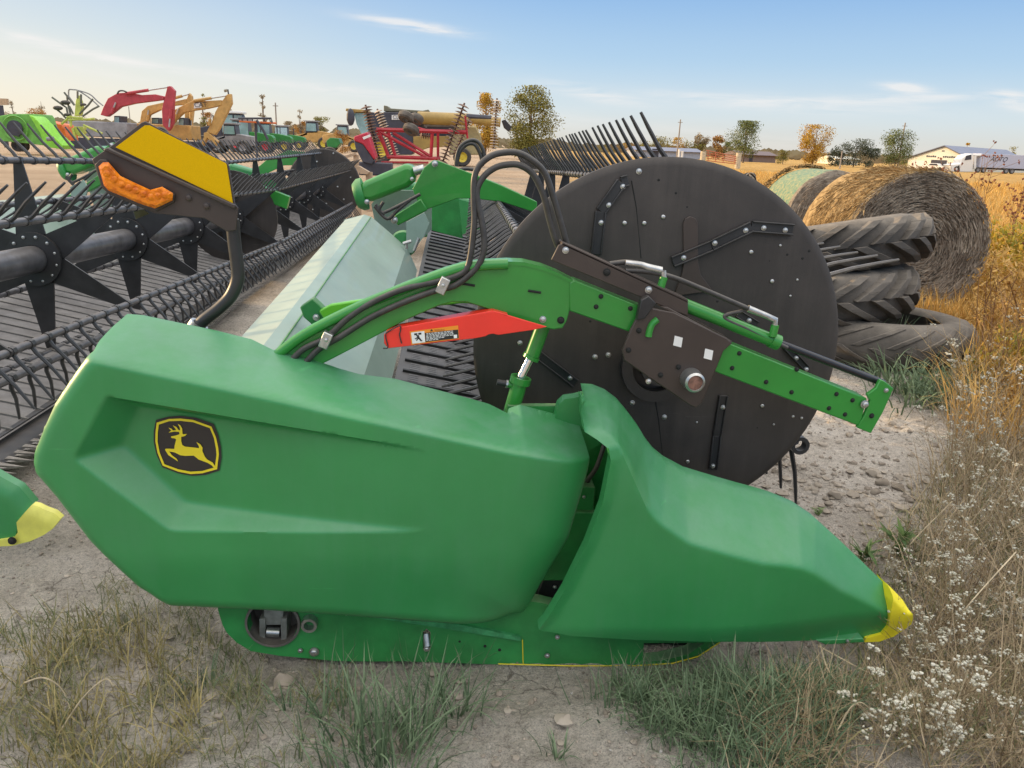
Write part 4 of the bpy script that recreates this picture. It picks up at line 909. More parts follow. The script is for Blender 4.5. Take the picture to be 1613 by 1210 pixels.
def tyre(label, c, ro_, ri_, w_, tilt, lugs, mt, worn=False, nm='scrap_tyre_casing', az_=0, group=None):
    t = thing(nm, label, 'tyre', (c[0], c[1], c[2])); rot = Matrix.Rotation(az_, 3, 'Z') @ Matrix.Rotation(tilt[0], 3, 'Y') @ Matrix.Rotation(tilt[1], 3, 'X')
    h = w_/2; prof = [(ri_, -h*.75), (ri_+.03, -h*.95), ((ro_+ri_)/2, -h*1.02), (ro_-.07, -h*.9), (ro_-.02, -h*.6), (ro_, 0), (ro_-.02, h*.6), (ro_-.07, h*.9), ((ro_+ri_)/2, h*1.02), (ri_+.03, h*.95), (ri_, h*.75), (ri_+.05, h*.3), (ri_+.05, -h*.3)]
    b = B(); b.lathe(prof, (0, 0, 0), rot @ V((0, 0, 1)), 56, True); b.build('tyre_carcass', mt, t, 45, local=True)
    b = B(); u_, w2 = perp(rot @ V((0, 0, 1))); ax_ = rot @ V((0, 0, 1))
    lh = .014 if worn else .075
    for i in range(lugs):
        for s in (1, -1):
            a = 2*math.pi*(i+(.5 if s < 0 else 0))/lugs; pts = []
            for u in (0.02, .35, .7, 1.0):
                aa = a+u*.42*(.7+.3*u); hh = s*u*h*.92; rr = ro_-.01-(.07*max(0, u-.6)/.4)
                pts.append((aa, hh, rr))
            wd = 2*math.pi/lugs*(.26 if worn else .34)
            for (a1, h1, r1), (a2, h2, r2) in zip(pts, pts[1:]):
                q = []
                for (aa, hh, rr) in ((a1, h1, r1), (a2, h2, r2)):
                    for da in (-wd*.5, wd*.5):
                        for up_ in (0, lh+.01): q.append(ax_*hh+(u_*math.cos(aa+da)+w2*math.sin(aa+da))*(rr+up_-.005))
                b.add(q, [(0, 1, 5, 4), (3, 2, 6, 7), (1, 3, 7, 5), (0, 2, 3, 1), (4, 5, 7, 6)])
    b.build('tread', mt, t, 30, local=True, bevel=.004)
    return t
M['tyre'] = mat('old tyre rubber', (.040, .036, .033), .7, var=.35, vs=5, dust=.5, dust_sheen_c=(.34, .29, .23), bump=.2, bs=60)
M['tyreg'] = mat('dusty worn tyre', (.09, .08, .07), .85, var=.3, vs=4, dust=.5, dust_sheen_c=(.30, .26, .21), bump=.3, bs=50)
tyre('worn grey tyre lying flat on the ground with grass in its open middle', (3.72, 6.55, .17), .84, .55, .36, (R(1), R(-2)), 20, 'tyreg', True)
tyre('dusty lugged tractor tyre in the middle of the stack, resting on the flat grey one', (3.25, 6.75, .50), .78, .42, .42, (R(-5), R(-4)), 18, 'tyreg', False, az_=.1)
tyre('black deep-lugged tractor tyre tilted on top of the stack', (3.38, 6.9, .86), .80, .42, .42, (R(-10), R(-9)), 18, 'tyre', False)
tyre('dark old tyre leaning far back beside the green wrapped bale', (7.35, 19.5, .55), .6, .3, .35, (R(80), R(20)), 16, 'tyre', False)
# =================================================================== machines parked at the back
M['lime2'] = mat('mower green', (.15, .40, .07), .55, var=.15, vs=3); M['exred'] = mat('excavator red', (.42, .045, .06), .5, var=.15, vs=2, dust=.15)
M['exyel'] = mat('digger yellow', (.50, .29, .085), .55, var=.18, vs=2, dust=.2); M['cyel'] = mat('combine yellow', (.36, .235, .06), .5, var=.15, vs=1.5, dust=.2)
M['glass'] = mat('cab glass', (.22, .36, .37), .08, spec=.8, var=.2, vs=1); M['grey'] = mat('grey machine paint', (.25, .245, .25), .6, var=.2, vs=2)
M['dkgrey'] = mat('dark machine grey', (.045, .045, .06), .5, var=.2, vs=2); M['orange2'] = mat('loader orange', (.60, .13, .02), .5, var=.2, vs=3)
M['rake'] = mat('rake green', (.45, .48, .10), .5, var=.2, vs=3); M['crim'] = mat('implement red', (.42, .018, .035), .45, var=.15, vs=3, dust=.1)
M['discs'] = mat('rusty disc', (.12, .065, .045), .7, var=.4, vs=6, c2=(.26, .16, .11)); M['discl'] = mat('sunlit worn disc', (.42, .34, .26), .5, metal=.3, var=.3, vs=8)  # paler gangs: their sunlit side is put into the worn metal colour
M['wood'] = mat('bare wood', (.42, .30, .20), .8, var=.2, vs=4, aniso=(1, 8, 1)); M['tgreen'] = mat('tractor green', (.03, .20, .04), .4, var=.15, vs=3)
M['rimred'] = mat('wheel rim red', (.50, .02, .03), .5); M['rimyel'] = mat('wheel rim yellow', (.60, .45, .04), .5)
def root(name, label, cat, px, Y, group=None):
    p = ground_pt(px, Y); return thing(name, label, cat, (p.x, p.y, 0), group)
def pp(pxs, Y, d, name, mt, parent, bevel=.0): return pplate(pxs, Y, d, name, mt, parent, bevel)
def zt(ox, oy, s): return lambda *uv: [(ox+u/s, oy+v/s) for u, v in uv]
def ptube(pxs, Y, r, name, mt, parent, n=7, cv=False):
    b = B(); p = [at(x, y, Y) for x, y in pxs]; b.tube(curve(p, 5) if cv else p, r, n); return b.build(name, mt, parent, 50)
def wheel(parent, c, r, w_, rim, name='wheel', axis=(0, 1, 0)):
    b = B(); b.lathe([(r*.55, -w_/2), (r*.9, -w_/2), (r, -w_*.3), (r, w_*.3), (r*.9, w_/2), (r*.55, w_/2)], c, axis, 22, True); o = b.build(name, 'tyre', parent, 40); WL[o.name] = V((0, 0, 0))
    b = B(); b.lathe([(.0001, -w_*.3), (r*.3, -w_*.25), (r*.56, -w_*.48), (r*.56, w_*.48), (r*.3, w_*.25), (.0001, w_*.3)], c, axis, 18); b.build('rim', rim, o, 40); return o
z1 = zt(0, 130, 8.065)
# mower
t = root('rotary_mower', 'lime green folded rotary mower with a round black gearbox cover at the far left', 'mower', 45, 48)
pp(z1((-60, 640), (-60, 470), (0, 425), (130, 400), (420, 400), (450, 440), (520, 650), (560, 800), (300, 770), (180, 760), (0, 740)), 48, 2.2, 'mower_deck', 'lime2', t, .03)
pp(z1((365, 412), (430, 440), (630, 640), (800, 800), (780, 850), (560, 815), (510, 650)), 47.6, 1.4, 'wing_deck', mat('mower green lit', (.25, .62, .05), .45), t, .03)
c = at(*z1((195, 580))[0], 47.9); b = B(); b.lathe([(.42, 0), (.42, .1), (.0001, .12)], c, (0, -1, 0), 28); b.build('gearbox_cover', 'dkgrey', t, 40)
b = B(); b.lathe([(.60, 0), (.66, .05), (.70, 0)], c, (0, -1, 0), 32); b.build('cover_ring', 'lime2', t, 40)
for u in (140, 235): ptube(z1((u, 640), (u, 690)), 47.85, .06, 'cover_leg', 'dkgrey', t)
b = B(); b.cyl(at(*z1((600, 720))[0], 47.3), at(*z1((680, 715))[0], 47.3), .12, 14); b.build('blade_hub', 'grey', t, 40)
for u in (230, 290): wheel(t, at(*z1((u, 800))[0], 48.6), .35, .3, 'dkgrey')
p = ground_pt(5, 62); t = thing('signboard', 'tan signboard on a post at the far left edge', 'sign', (p.x, p.y, 0))
pp(z1((-80, 200), (80, 205), (85, 285), (-80, 285)), 62, .3, 'board', mat('tan board', (.45, .32, .20), .7), t); b = B(); q_ = at(1, 166, 62.1); b.box((q_.x, q_.y, q_.z/2), (.25, .2, q_.z)); b.build('post', 'dkgrey', t)
t = root('loader_bucket', 'orange steel loader bucket standing behind the lime green mower', 'bucket', 88, 52)
pp(z1((490, 490), (560, 485), (780, 535), (822, 600), (848, 742), (700, 700), (640, 600), (540, 520)), 52, 1.6, 'bucket_shell', 'orange2', t, .04); pp(z1((560, 480), (600, 480), (690, 690), (660, 700)), 51.9, .1, 'bucket_rib', 'grey', t)
t = root('rotary_rake', 'folded hay rake with thin upright tine arms and a yellow-green hub', 'hay rake', 118, 50)
pp(z1((960, 235), (985, 160), (1015, 232), (1035, 320), (1012, 420), (945, 425)), 50, .4, 'hub_guard', 'rake', t, .02)
for pts in ([(870, 450), (845, 320), (800, 290), (660, 188)], [(850, 470), (780, 390), (700, 325)], [(945, 290), (815, 125)], [(900, 420), (860, 260), (850, 160)], [(1010, 400), (1120, 290), (1180, 210)], [(930, 400), (880, 300)], [(1030, 300), (1030, 150)], [(985, 200), (985, 110)], [(1050, 430), (1180, 340), (1260, 300)]): ptube(z1(*pts), 50, .055, 'tine_arm', mat('grey arm', (.12, .12, .10), .6), t, 6)
for pts in ([(872, 170), (876, 95), (930, 92), (990, 100), (1140, 150), (1240, 240), (1310, 295)], [(990, 100), (1100, 170), (1200, 250), (1262, 310)], [(865, 165), (920, 240), (950, 290)]): ptube(z1(*pts), 50.3, .04, 'guard_hoop', 'grey', t, 6, True)
for pts in ([(850, 440), (1050, 450)], [(870, 480), (980, 470), (1100, 470), (1200, 460)], [(860, 460), (780, 530)], [(900, 420), (900, 560)], [(920, 580), (968, 745)], [(1020, 630), (1130, 725)], [(1060, 540), (1300, 650)]): ptube(z1(*pts), 49.9, .07, 'frame_bar', 'rake', t, 6)
pp(z1((930, 560), (1050, 560), (1060, 640), (1010, 690), (940, 650)), 50, .5, 'gear_case', 'rake', t, .03)
for u, v, r_ in ((832, 255, .3), (735, 325, .3), (1060, 280, .18), (850, 410, .2)):
    b = B(); b.ball(at(u/8.065, 130+v/8.065, 49.9), r_, 10, (1, .5, .45)); b.build('support_wheel', 'tyre', t, 60)
# excavators
z2 = zt(140, 120, 6.721)
def excavator(name, label, px, Y, boom, stick, cyls, paint, cab, extra=()):
    t = root(name, label, 'excavator', px, Y)
    pp(z2(*boom), Y, .55, 'boom', paint, t, .04); pp(z2(*stick), Y+.05, .45, 'stick', paint, t, .03)
    for pts in cyls:
        p0_, p1_ = z2(*pts); b = B(); a_, c_ = at(*p0_, Y-.1), at(*p1_, Y-.1); mid = a_.lerp(c_, .55); b.cyl(a_, mid, .11, 10); cy = b.build('hydraulic_cylinder', paint, t, 40); b = B(); b.cyl(mid, c_, .06, 8); b.build('piston_rod', 'steel', cy, 40)
    cx0, cy0_, cx1, cy1_ = cab
    A_ = z2((cx0, cy0_), (cx1, cy0_), (cx1, cy1_), (cx0, cy1_)); pp(A_, Y+.6, 1.5, 'cab', 'dkgrey', t, .05)
    pp(z2((cx0+8, cy0_+14), (cx1-8, cy0_+14), (cx1-8, cy1_-60), (cx0+8, cy1_-60)), Y+.57, .02, 'cab_window', 'glass', t)
    q0 = at(*z2((cx0, cy1_))[0], Y); xx = q0.x
    b = B(); b.box((xx-1.2, Y+1.4, 1.55), (4.2, 2.4, 1.1)); b.build('engine_house', paint if not extra else extra[0], t, 30, .08)
    for yy in (Y+.3, Y+2.5):
        b = B(); b.prism([(xx-3, yy, .1), (xx+1.4, yy, .1), (xx+1.9, yy, .5), (xx+1.5, yy, .9), (xx-3, yy, .9), (xx-3.5, yy, .5)], (0, .5, 0)); b.build('track', 'dkgrey', t, 30, .05)
    return t
t = excavator('excavator', 'red excavator with its boom arched above the other machines', 165, 62,
    [(120, 410), (150, 330), (200, 235), (300, 180), (420, 172), (560, 200), (700, 192), (785, 212), (790, 250), (680, 265), (480, 290), (330, 325), (240, 395), (190, 430)],
    [(830, 110), (858, 104), (906, 155), (892, 300), (890, 500), (860, 560), (840, 580), (780, 520), (770, 350), (800, 230)], [((390, 185), (830, 118)), ((240, 395), (285, 280)), ((868, 340), (850, 540))], 'exred', (262, 420, 325, 600), ('grey',))
ptube(z2((300, 190), (320, 160), (360, 155), (400, 170)), 61.8, .06, 'boom_hose', 'rubber', t, 6, True)
excavator('excavator', 'yellow excavator half hidden behind the red excavator arm', 232, 66,
    [(530, 530), (558, 370), (620, 315), (780, 280), (900, 270), (1030, 240), (1035, 300), (900, 312), (740, 362), (640, 410), (590, 530)],
    [(1060, 178), (1086, 212), (1102, 370), (1082, 560), (1095, 640), (1060, 660), (1035, 640), (1018, 560), (1010, 330), (1035, 240)], [((900, 235), (1060, 190)), ((620, 470), (632, 360)), ((1080, 380), (1085, 540))], 'exyel', (660, 440, 740, 560))
t = excavator('excavator', 'yellow excavator with dark lettering on its boom, its stick reaching down at the right', 290, 64,
    [(890, 500), (900, 360), (1010, 300), (1110, 253), (1250, 262), (1400, 253), (1402, 310), (1250, 345), (1104, 366), (1000, 386), (920, 462)],
    [(1460, 195), (1502, 188), (1512, 290), (1450, 420), (1380, 560), (1335, 625), (1245, 590), (1290, 510), (1340, 375), (1400, 275)], [((1110, 262), (1452, 208)), ((895, 480), (950, 340)), ((1270, 520), (1300, 400))], 'exyel', (945, 440, 1010, 580))
pp(z2((1112, 290), (1190, 280), (1192, 335), (1112, 342)), 63.95, .03, 'boom_decal', 'white', t)
p0 = at(*z2((1118, 330))[0], 63.9); text('CAT', p0, at(*z2((1190, 322))[0], 63.9)-p0, (0, 0, 1), .5, 'decalk', t)
pp(z2((1250, 590), (1290, 620), (1360, 690), (1330, 740), (1250, 650), (1200, 745), (1185, 720), (1215, 650), (1215, 600)), 63.9, .6, 'bucket_linkage', 'exyel', t, .03)
ptube(z2((1480, 200), (1470, 140)), 64.3, .06, 'boom_hose', 'rubber', t, 6)
# tractors and loaders
def tractor(label, px, Y, paint, rim, flip=1, sc_=1., name='tractor', roof='grey', glassm='glass'):
    t = root(name, label, name.replace('_', ' '), px, Y); o = V(t.location); f = flip*sc_
    Q = lambda x, z: (o.x+x*f, Y-.5, z*sc_)
    b = B(); b.prism([Q(.3, 1.0), Q(.3, 1.85), (Q(1.2, 1.8)), Q(2.3, 1.6), Q(2.5, 1.4), Q(2.5, .95)], (0, 1.0*sc_, 0)); b.build('hood', paint, t, 30, .05)
    b = B(); b.prism([Q(-1.3, 1.2), Q(-1.35, 2.0), Q(-1.1, 2.75), Q(.25, 2.75), Q(.4, 1.2)], (0, 1.2*sc_, 0)); b.build('cab', 'dkgrey', t, 30, .03)
    b = B()
    for x0, x1 in ((-1.22, -.62), (-.55, .30)): b.prism([(q[0], Y-.53, q[2]) for q in (Q(x0, 1.35), Q(x0+.03, 2.65), Q(x1-.02, 2.65), Q(x1, 1.35))], (0, .02, 0))
    b.build('cab_window', glassm, t)
    b = B(); b.box((o.x-.45*f, Y+.1, 2.85*sc_), (1.7*sc_, 1.4*sc_, .18*sc_)); b.build('cab_roof', roof, t, 30, .05)
    b = B(); b.box((o.x+.6*f, Y+.1, .85*sc_), (3.0*sc_, .6, .5*sc_)); b.build('chassis', 'dkgrey', t, 30, .05)
    b = B(); b.prism([(q[0], Y-.75, q[2]) for q in (Q(-1.75, 1.3), Q(-1.3, 1.75), Q(-.5, 1.75), Q(0, 1.3), Q(-.1, 1.25), Q(-.6, 1.62), Q(-1.2, 1.62), Q(-1.6, 1.25))], (0, .35, 0)); b.build('fender', paint, t, 30, .02)
    for yy in (Y-.65, Y+.95): wheel(t, (o.x-.85*f, yy, .85*sc_), .85*sc_, .5*sc_, rim, 'rear_wheel'); wheel(t, (o.x+1.75*f, yy, .55*sc_), .55*sc_, .35*sc_, rim, 'front_wheel')
    b = B(); b.cyl((o.x+1.0*f, Y-.2, 1.7*sc_), (o.x+1.0*f, Y-.2, 2.6*sc_), .06, 8); b.build('exhaust_pipe', 'dkgrey', t, 40); return t
def loader(label, px, Y, paint, flip=1, sc_=1., name='wheel_loader', rim='rimyel'):
    t = root(name, label, name.replace('_', ' '), px, Y); o = V(t.location); f = flip*sc_
    Q = lambda x, z, y=-.7: (o.x+x*f, Y+y, z*sc_)
    b = B(); b.prism([Q(-2.4, .8), Q(-2.4, 1.7), Q(-1, 1.9), Q(.2, 1.75), Q(1.4, 1.2), Q(1.4, .7)], (0, 1.4, 0)); b.build('body', paint, t, 30, .06)
    b = B(); b.prism([Q(-.9, 1.7), Q(-.8, 2.75), Q(.3, 2.75), Q(.4, 1.6)], (0, 1.3, 0)); b.build('cab', 'dkgrey', t, 30, .04)
    b = B(); b.prism([Q(-.75, 1.85, -.73), Q(-.7, 2.6, -.73), Q(.22, 2.6, -.73), Q(.3, 1.85, -.73)], (0, .02, 0)); b.build('cab_window', 'glass', t)
    b = B(); b.box((o.x-.25*f, Y-.05, 2.83*sc_), (1.4*sc_, 1.5, .14)); b.build('cab_roof', 'grey', t, 30, .03)
    b = B(); b.prism([Q(.2, 1.7), Q(1.6, 1.35), Q(2.9, .5), Q(2.9, .3), Q(1.5, 1.05), Q(.2, 1.45)], (0, .25, 0)); b.build('lift_arm', paint, t, 30, .03)
    b = B(); b.prism([Q(2.7, .1), Q(2.8, 1.1), Q(3.0, 1.1), Q(3.0, .3), Q(3.9, .12), Q(3.9, .05)], (0, 2.0, 0)); b.build('bucket', paint, t, 30, .03)
    for x in (-1.5, 1.0):
        for yy in (Y-.75, Y+.75): wheel(t, (o.x+x*f, yy, .65*sc_), .65*sc_, .45, rim)
    return t
tractor('green tractor with a big red rear wheel, left of the other green tractor', 391, 76, 'tgreen', 'rimred', 1, 1.0)
tractor('green tractor standing beside the tall pole at the back', 424, 84, 'tgreen', 'rimyel', 1, .98)
tractor('tractor with a pale blue cab, small and half hidden behind the yellow loader', 452, 100, 'tgreen', 'rimyel', 1, .95, glassm=mat('pale glass', (.35, .50, .55), .1))
tractor('dark tall-cabbed tractor right behind the yellow excavator stick', 362, 80, 'dkgrey', 'grey', -1, 1.25, roof='white')
loader('white telehandler loader parked below the dark tractor cab', 364, 70, 'grey', -1, .85, 'telehandler', 'grey')
loader('long yellow wheel loader left of the brown shrub', 490, 108, 'exyel', -1, 1.25)
loader('yellow wheel loader close to the red machine', 545, 100, 'exyel', 1, 1.1)
t = root('seed_drill', 'low dark green implement lying behind the reel tines', 'implement', 525, 58); pp([(514, 222), (520, 217), (533, 218), (536, 226), (530, 233), (516, 232)], 58, 1.5, 'hopper', 'tgreen', t, .03); wheel(t, ground_pt(520, 57.8)+V((0, 0, .5)), .5, .3, 'rimyel')
b = B(); z4 = zt(340, 160, 7.332)
t = root('sprayer_boom', 'long folded brown boom lying over the parked tractors', 'sprayer boom', 400, 56)
ptube(z4((260, 195), (640, 195), (650, 250)), 56, .07, 'boom_tube', 'dkgrey', t); ptube(z4((270, 230), (700, 250)), 56, .06, 'boom_tube', 'orange2', t); ptube(z4((470, 215), (550, 340), (600, 440)), 55.8, .09, 'boom_tube', 'dkgrey', t)
for u in (300, 360, 420, 560, 620): ptube(z4((u, 195), (u+10, 240)), 56, .04, 'boom_brace', 'dkgrey', t)
q_ = ground_pt(404, 56); b = B(); b.cyl((q_.x, 56.2, 0), (q_.x, 56.2, at(404, 190, 56).z), .08, 8); b.build('boom_post', 'dkgrey', t)
# combine
z5 = zt(530, 140, 5.377)
t = root('combine_harvester', 'yellow and black combine harvester behind the red disc harrow, its unloading tube swung out', 'combine harvester', 680, 58)
pp(z5((395, 195), (700, 205), (700, 420), (640, 560), (500, 560), (420, 330)), 58, 3, 'side_panel', 'dkgrey', t, .05)
pp(z5((80, 165), (260, 178), (265, 200), (110, 200), (75, 185)), 57.6, 2.4, 'cab_roof', 'cyel', t, .05); pp(z5((150, 205), (250, 205), (270, 370), (210, 380), (170, 300)), 57.8, 2.0, 'cab_window', 'glass', t); pp(z5((250, 200), (400, 200), (420, 420), (270, 400)), 58.2, 2.6, 'cab_rear', 'dkgrey', t)
b = B(); b.ball(at(*z5((120, 240))[0], 57.4), .42, 10, (.7, .4, 1.4)); b.build('mirror', 'dkgrey', t, 60)
pp(z5((400, 140), (430, 145), (450, 165), (730, 185), (780, 175), (790, 200), (720, 205), (400, 190)), 58.3, 2.4, 'tank_extension', mat('olive metal', (.16, .15, .10), .6), t, .04)
b = B(); b.cyl(at(*z5((690, 245))[0], 57.6), at(*z5((1120, 262))[0], 57.2), .42, 16); ut = b.build('unloading_tube', 'cyel', t, 40); WL[ut.name] = V((0, 0, 0)); b = B(); b.cyl(at(*z5((1110, 250))[0], 57.2), at(*z5((1390, 285))[0], 57.1), .33, 14); b.build('tube_extension', 'cyel', ut, 40)
ptube(z5((1100, 235), (1310, 250)), 57, .2, 'tube_rail', 'dkgrey', ut)
pp(z5((1400, 270), (1430, 258), (1485, 325), (1460, 365), (1420, 330)), 57, .5, 'discharge_boot', 'blackm', ut, .04)
pp(z5((650, 400), (950, 400), (960, 490), (780, 500), (720, 520), (650, 480)), 57.9, 2.5, 'lower_panel', 'cyel', t, .04); pp(z5((1000, 310), (1180, 315), (1225, 400), (1240, 560), (950, 560)), 58, 2.6, 'rear_hood', mat('pale yellow', (.40, .33, .16), .5), t, .1)
pp(z5((700, 300), (1020, 300), (1010, 400), (700, 400)), 58.3, 2.2, 'tank_wall', 'dkgrey', t); ptube(z5((740, 310), (1000, 312)), 57.8, .07, 'handrail', 'grey', t); ptube(z5((760, 285), (760, 330)), 57.8, .05, 'handrail', 'grey', t)
q_ = ground_pt(600, 58); wheel(t, (q_.x, 57.8, .95), .95, .7, 'rimyel', 'front_wheel'); q_ = ground_pt(728, 58); wheel(t, (q_.x, 57.8, .65), .65, .5, 'rimyel', 'rear_wheel')
pp(z5((468, 222), (560, 220), (560, 262), (468, 262)), 57.95, .03, 'name_plate', 'white', t); p0 = at(*z5((476, 255))[0], 57.9); text('CL', p0, at(*z5((540, 255))[0], 57.9)-p0, (0, 0, 1), .36, 'dkgrey', t)
# disc harrow
YH = 42
t = root('disc_harrow', 'dark red folded disc harrow with four upright gangs of rusty discs', 'disc harrow', 680, YH)
def gang(p0_, p1_, n_, r_, Y, mt):
    a_, c_ = at(*z5(p0_)[0], Y), at(*z5(p1_)[0], Y); d_ = (c_-a_).normalized(); b = B()
    b.cyl(a_, c_, .05, 8); axle = b.build('gang_axle', 'discs', t, 40)
    for i in range(n_):
        p_ = a_.lerp(c_, (i+.5)/n_); b = B(); b.lathe([(.0001, .0), (r_*.5, .02), (r_*.95, .07), (r_, .085), (r_*.9, .075), (r_*.5, .04), (.0001, .02)], p_, d_, 18); b.build('disc', mt, axle, 30)
gang((245, 135), (365, 600), 19, .30, YH, 'discs'); gang((345, 170), (500, 560), 18, .24, YH+2, 'discl'); gang((1085, 120), (900, 620), 17, .32, YH, 'discs'); gang((1360, 80), (1330, 510), 18, .24, YH+3, 'discl'); gang((1130, 250), (1000, 560), 12, .26, YH+2.2, 'discs'); gang((700, 390), (800, 405), 5, .2, YH+2.4, 'discs')
for a_, c_, r_ in (((340, 345), (1100, 368), .12), ((430, 575), (880, 592), .11), ((370, 365), (760, 580), .09), ((480, 372), (800, 575), .09), ((812, 370), (800, 575), .10), ((860, 370), (860, 580), .08), ((360, 360), (440, 575), .10), ((440, 370), (500, 575), .09), ((330, 345), (440, 560), .06), ((380, 620), (780, 625), .06), ((1090, 230), (1110, 420), .06), ((690, 330), (760, 350), .06), ((330, 640), (330, 560), .05), ((660, 590), (690, 580), .06)):
    b = B(); b.cyl(at(*z5(a_)[0], YH+.6), at(*z5(c_)[0], YH+.6), r_, 6); b.build('frame_tube', 'crim', t, 30)
for u, v, r_, yy in ((590, 240, .42, YH-.2), (632, 345, .42, YH-.2), (680, 255, .36, YH+.9)):
    b = B(); c = at(*z5((u, v))[0], yy); b.lathe([(.15, -.17), (r_*.85, -.17), (r_, -.1), (r_, .1), (r_*.85, .17), (.15, .17)], c, (.35, .45, .85), 22, True); b.build('transport_wheel', 'tyreg', t, 40)
t = root('header_end', 'bright red machine hood with grey lower side, in front of the combine', 'machine hood', 575, 38)
pp(z5((145, 405), (262, 365), (330, 580), (320, 605), (225, 470), (150, 440)), 38, 1.2, 'hood_shell', mat('machine red', (.45, .025, .05), .35, var=.1), t, .05); pp(z5((148, 440), (225, 470), (320, 605), (300, 640), (220, 620), (160, 500)), 38.05, 1.1, 'hood_side', 'dkgrey', t, .03)
pp(z5((220, 410), (285, 385), (290, 405), (230, 430)), 37.97, .03, 'hood_stripe', 'white', t)
q_ = at(*z5((220, 620))[0], 38.4); b = B(); b.box((q_.x+.6, 38.6, q_.z/2), (1.6, .8, max(.2, q_.z))); b.build('chassis', 'dkgrey', t, 30, .05)
for lab, pts, Y in (('tan plank leaning beside the far black reel shield', ((56, 735), (70, 715), (175, 810), (165, 845)), 17), ('short plank in front of the red machine, on the dirt', ((170, 655), (190, 655), (275, 705), (265, 725), (200, 720)), 19), ('grey metal beam lying left of the planks', ((0, 590), (160, 540), (165, 560), (20, 605)), 24)):
    p = at(*z5(pts[0])[0], Y); t = thing('plank' if 'plank' in lab else 'metal_beam', lab, 'plank' if 'plank' in lab else 'beam', (p.x, p.y, 0)); pp(z5(*pts), Y, .25, 'plank_board' if 'plank' in lab else 'beam_bar', 'wood' if 'plank' in lab else 'grey', t)
    c = at(*z5(pts[2])[0], Y+.1); b = B(); b.box((c.x, c.y+.05, c.z/2), (.15, .1, max(.1, c.z))); b.build('support_block', 'wood', t)
# =================================================================== right-hand distance
M['pole'] = mat('weathered pole', (.30, .26, .22), .9, var=.2, vs=3, aniso=(1, 1, .1)); M['wallw'] = mat('white siding', (.74, .72, .60), .6, var=.05); M['roofg'] = mat('grey metal roof', (.17, .18, .24), .5, var=.12, vs=1)
def upole(px, ptop, Y, r_, label, arm=True):
    p = ground_pt(px, Y); h = at(px, ptop, Y).z; t = thing('utility_pole', label, 'utility pole', (p.x, p.y, 0))
    b = B(); b.tube([(0, 0, 0), (0, 0, h)], [r_, r_*.7], 8); b.build('shaft', 'pole', t, 40, local=True)
    if arm: b = B(); b.box((0, 0, h*.93), (h*.12, .1, .1)); b.build('crossarm', 'pole', t, local=True)
upole(1066, 188, 150, .16, 'utility pole left of the round green tree'); upole(1416, 193, 150, .17, 'tall utility pole in front of the bushy tree by the white building'); upole(1325, 238, 120, .12, 'short wooden post in front of the dark bushes', False); upole(438, 162, 110, .12, 'thin dark pole behind the green tractors'); upole(211, 168, 100, .07, 'thin pole left of the yellow excavators', False)
t = root('farm_gate', 'rusty red tube gate hung between two wooden posts at the field edge', 'gate', 1138, 90)
zg = zt(1040, 170, 4.245)
for u0, u1, v0, v1 in ((272, 308, 290, 355), (510, 545, 300, 378)):
    A_ = zg((u0, v0), (u1, v0)); q0, q1 = at(*A_[0], 90), at(*A_[1], 90); b = B(); b.cyl(((q0.x+q1.x)/2, 90, 0), ((q0.x+q1.x)/2, 90, q0.z), (q1.x-q0.x)/2, 10); b.build('gate_post', mat('gate post wood', (.50, .42, .30), .8, var=.2), t, 40)
rl_ = B()
for i in range(5):
    b = B(); b.cyl(at(*zg((310, 284+i*17))[0], 90), at(*zg((512, 328+i*12))[0], 90), .05, 6); b.build('gate_rail', mat('gate red', (.50, .14, .07), .6) if i == 0 else bpy.data.materials['gate red'], t, 40)
for u in (320, 370, 420, 500): b = B(); b.cyl(at(*zg((u, 284+(u-310)*.218))[0], 90), at(*zg((u, 352+(u-310)*.12))[0], 90), .04, 6); b.build('gate_upright', bpy.data.materials['gate red'], t, 40)
for px, h in ((1069, 1.9), (1074, 1.7)):
    p = ground_pt(px, 105); b = B(); b.box((p.x, p.y, h/2), (.22, .22, h)); tag(b.build('marker_post', 'white', None), 'short pale post left of the gate' + (', the taller of two' if h > 1.8 else ', the shorter of two'), 'post')
def shed(label, px0, px1, Y, h, wall, roofm, hr=1.2):
    a_, c_ = ground_pt(px0, Y), ground_pt(px1, Y); t = thing('farm_shed', label, 'shed', ((a_.x+c_.x)/2, Y, 0)); w_ = abs(c_.x-a_.x)
    b = B(); b.box((0, 5, h/2), (w_, 10, h)); b.build('wall', wall, t, local=True); b = B(); b.prism([(-w_/2-.3, -.5, h), (-w_/2-.3, 5, h+hr), (-w_/2-.3, 10.5, h), (-w_/2-.3, 10.5, h-.1), (-w_/2-.3, -.5, h-.1)], (w_+.6, 0, 0)); b.build('roof', roofm, t, 0, local=True)
    b = B(); b.box((-w_*.2, -.02, 1.0), (w_*.1, .06, 2.0)); b.build('door', 'dkgrey', t, local=True); return t
shed('long low grey-blue shed in front of the autumn trees', 1000, 1104, 190, 1.6, mat('shed grey', (.35, .38, .45), .6), 'roofg', .8); shed('low brown shed right of the round green tree', 1166, 1222, 170, 1.5, mat('shed brown', (.22, .16, .14), .7), mat('brown roof', (.14, .10, .10), .7), .8); shed('small white building between the yellow tree and dark bushes', 1316, 1352, 200, 1.4, 'wallw', 'wallw', .6)
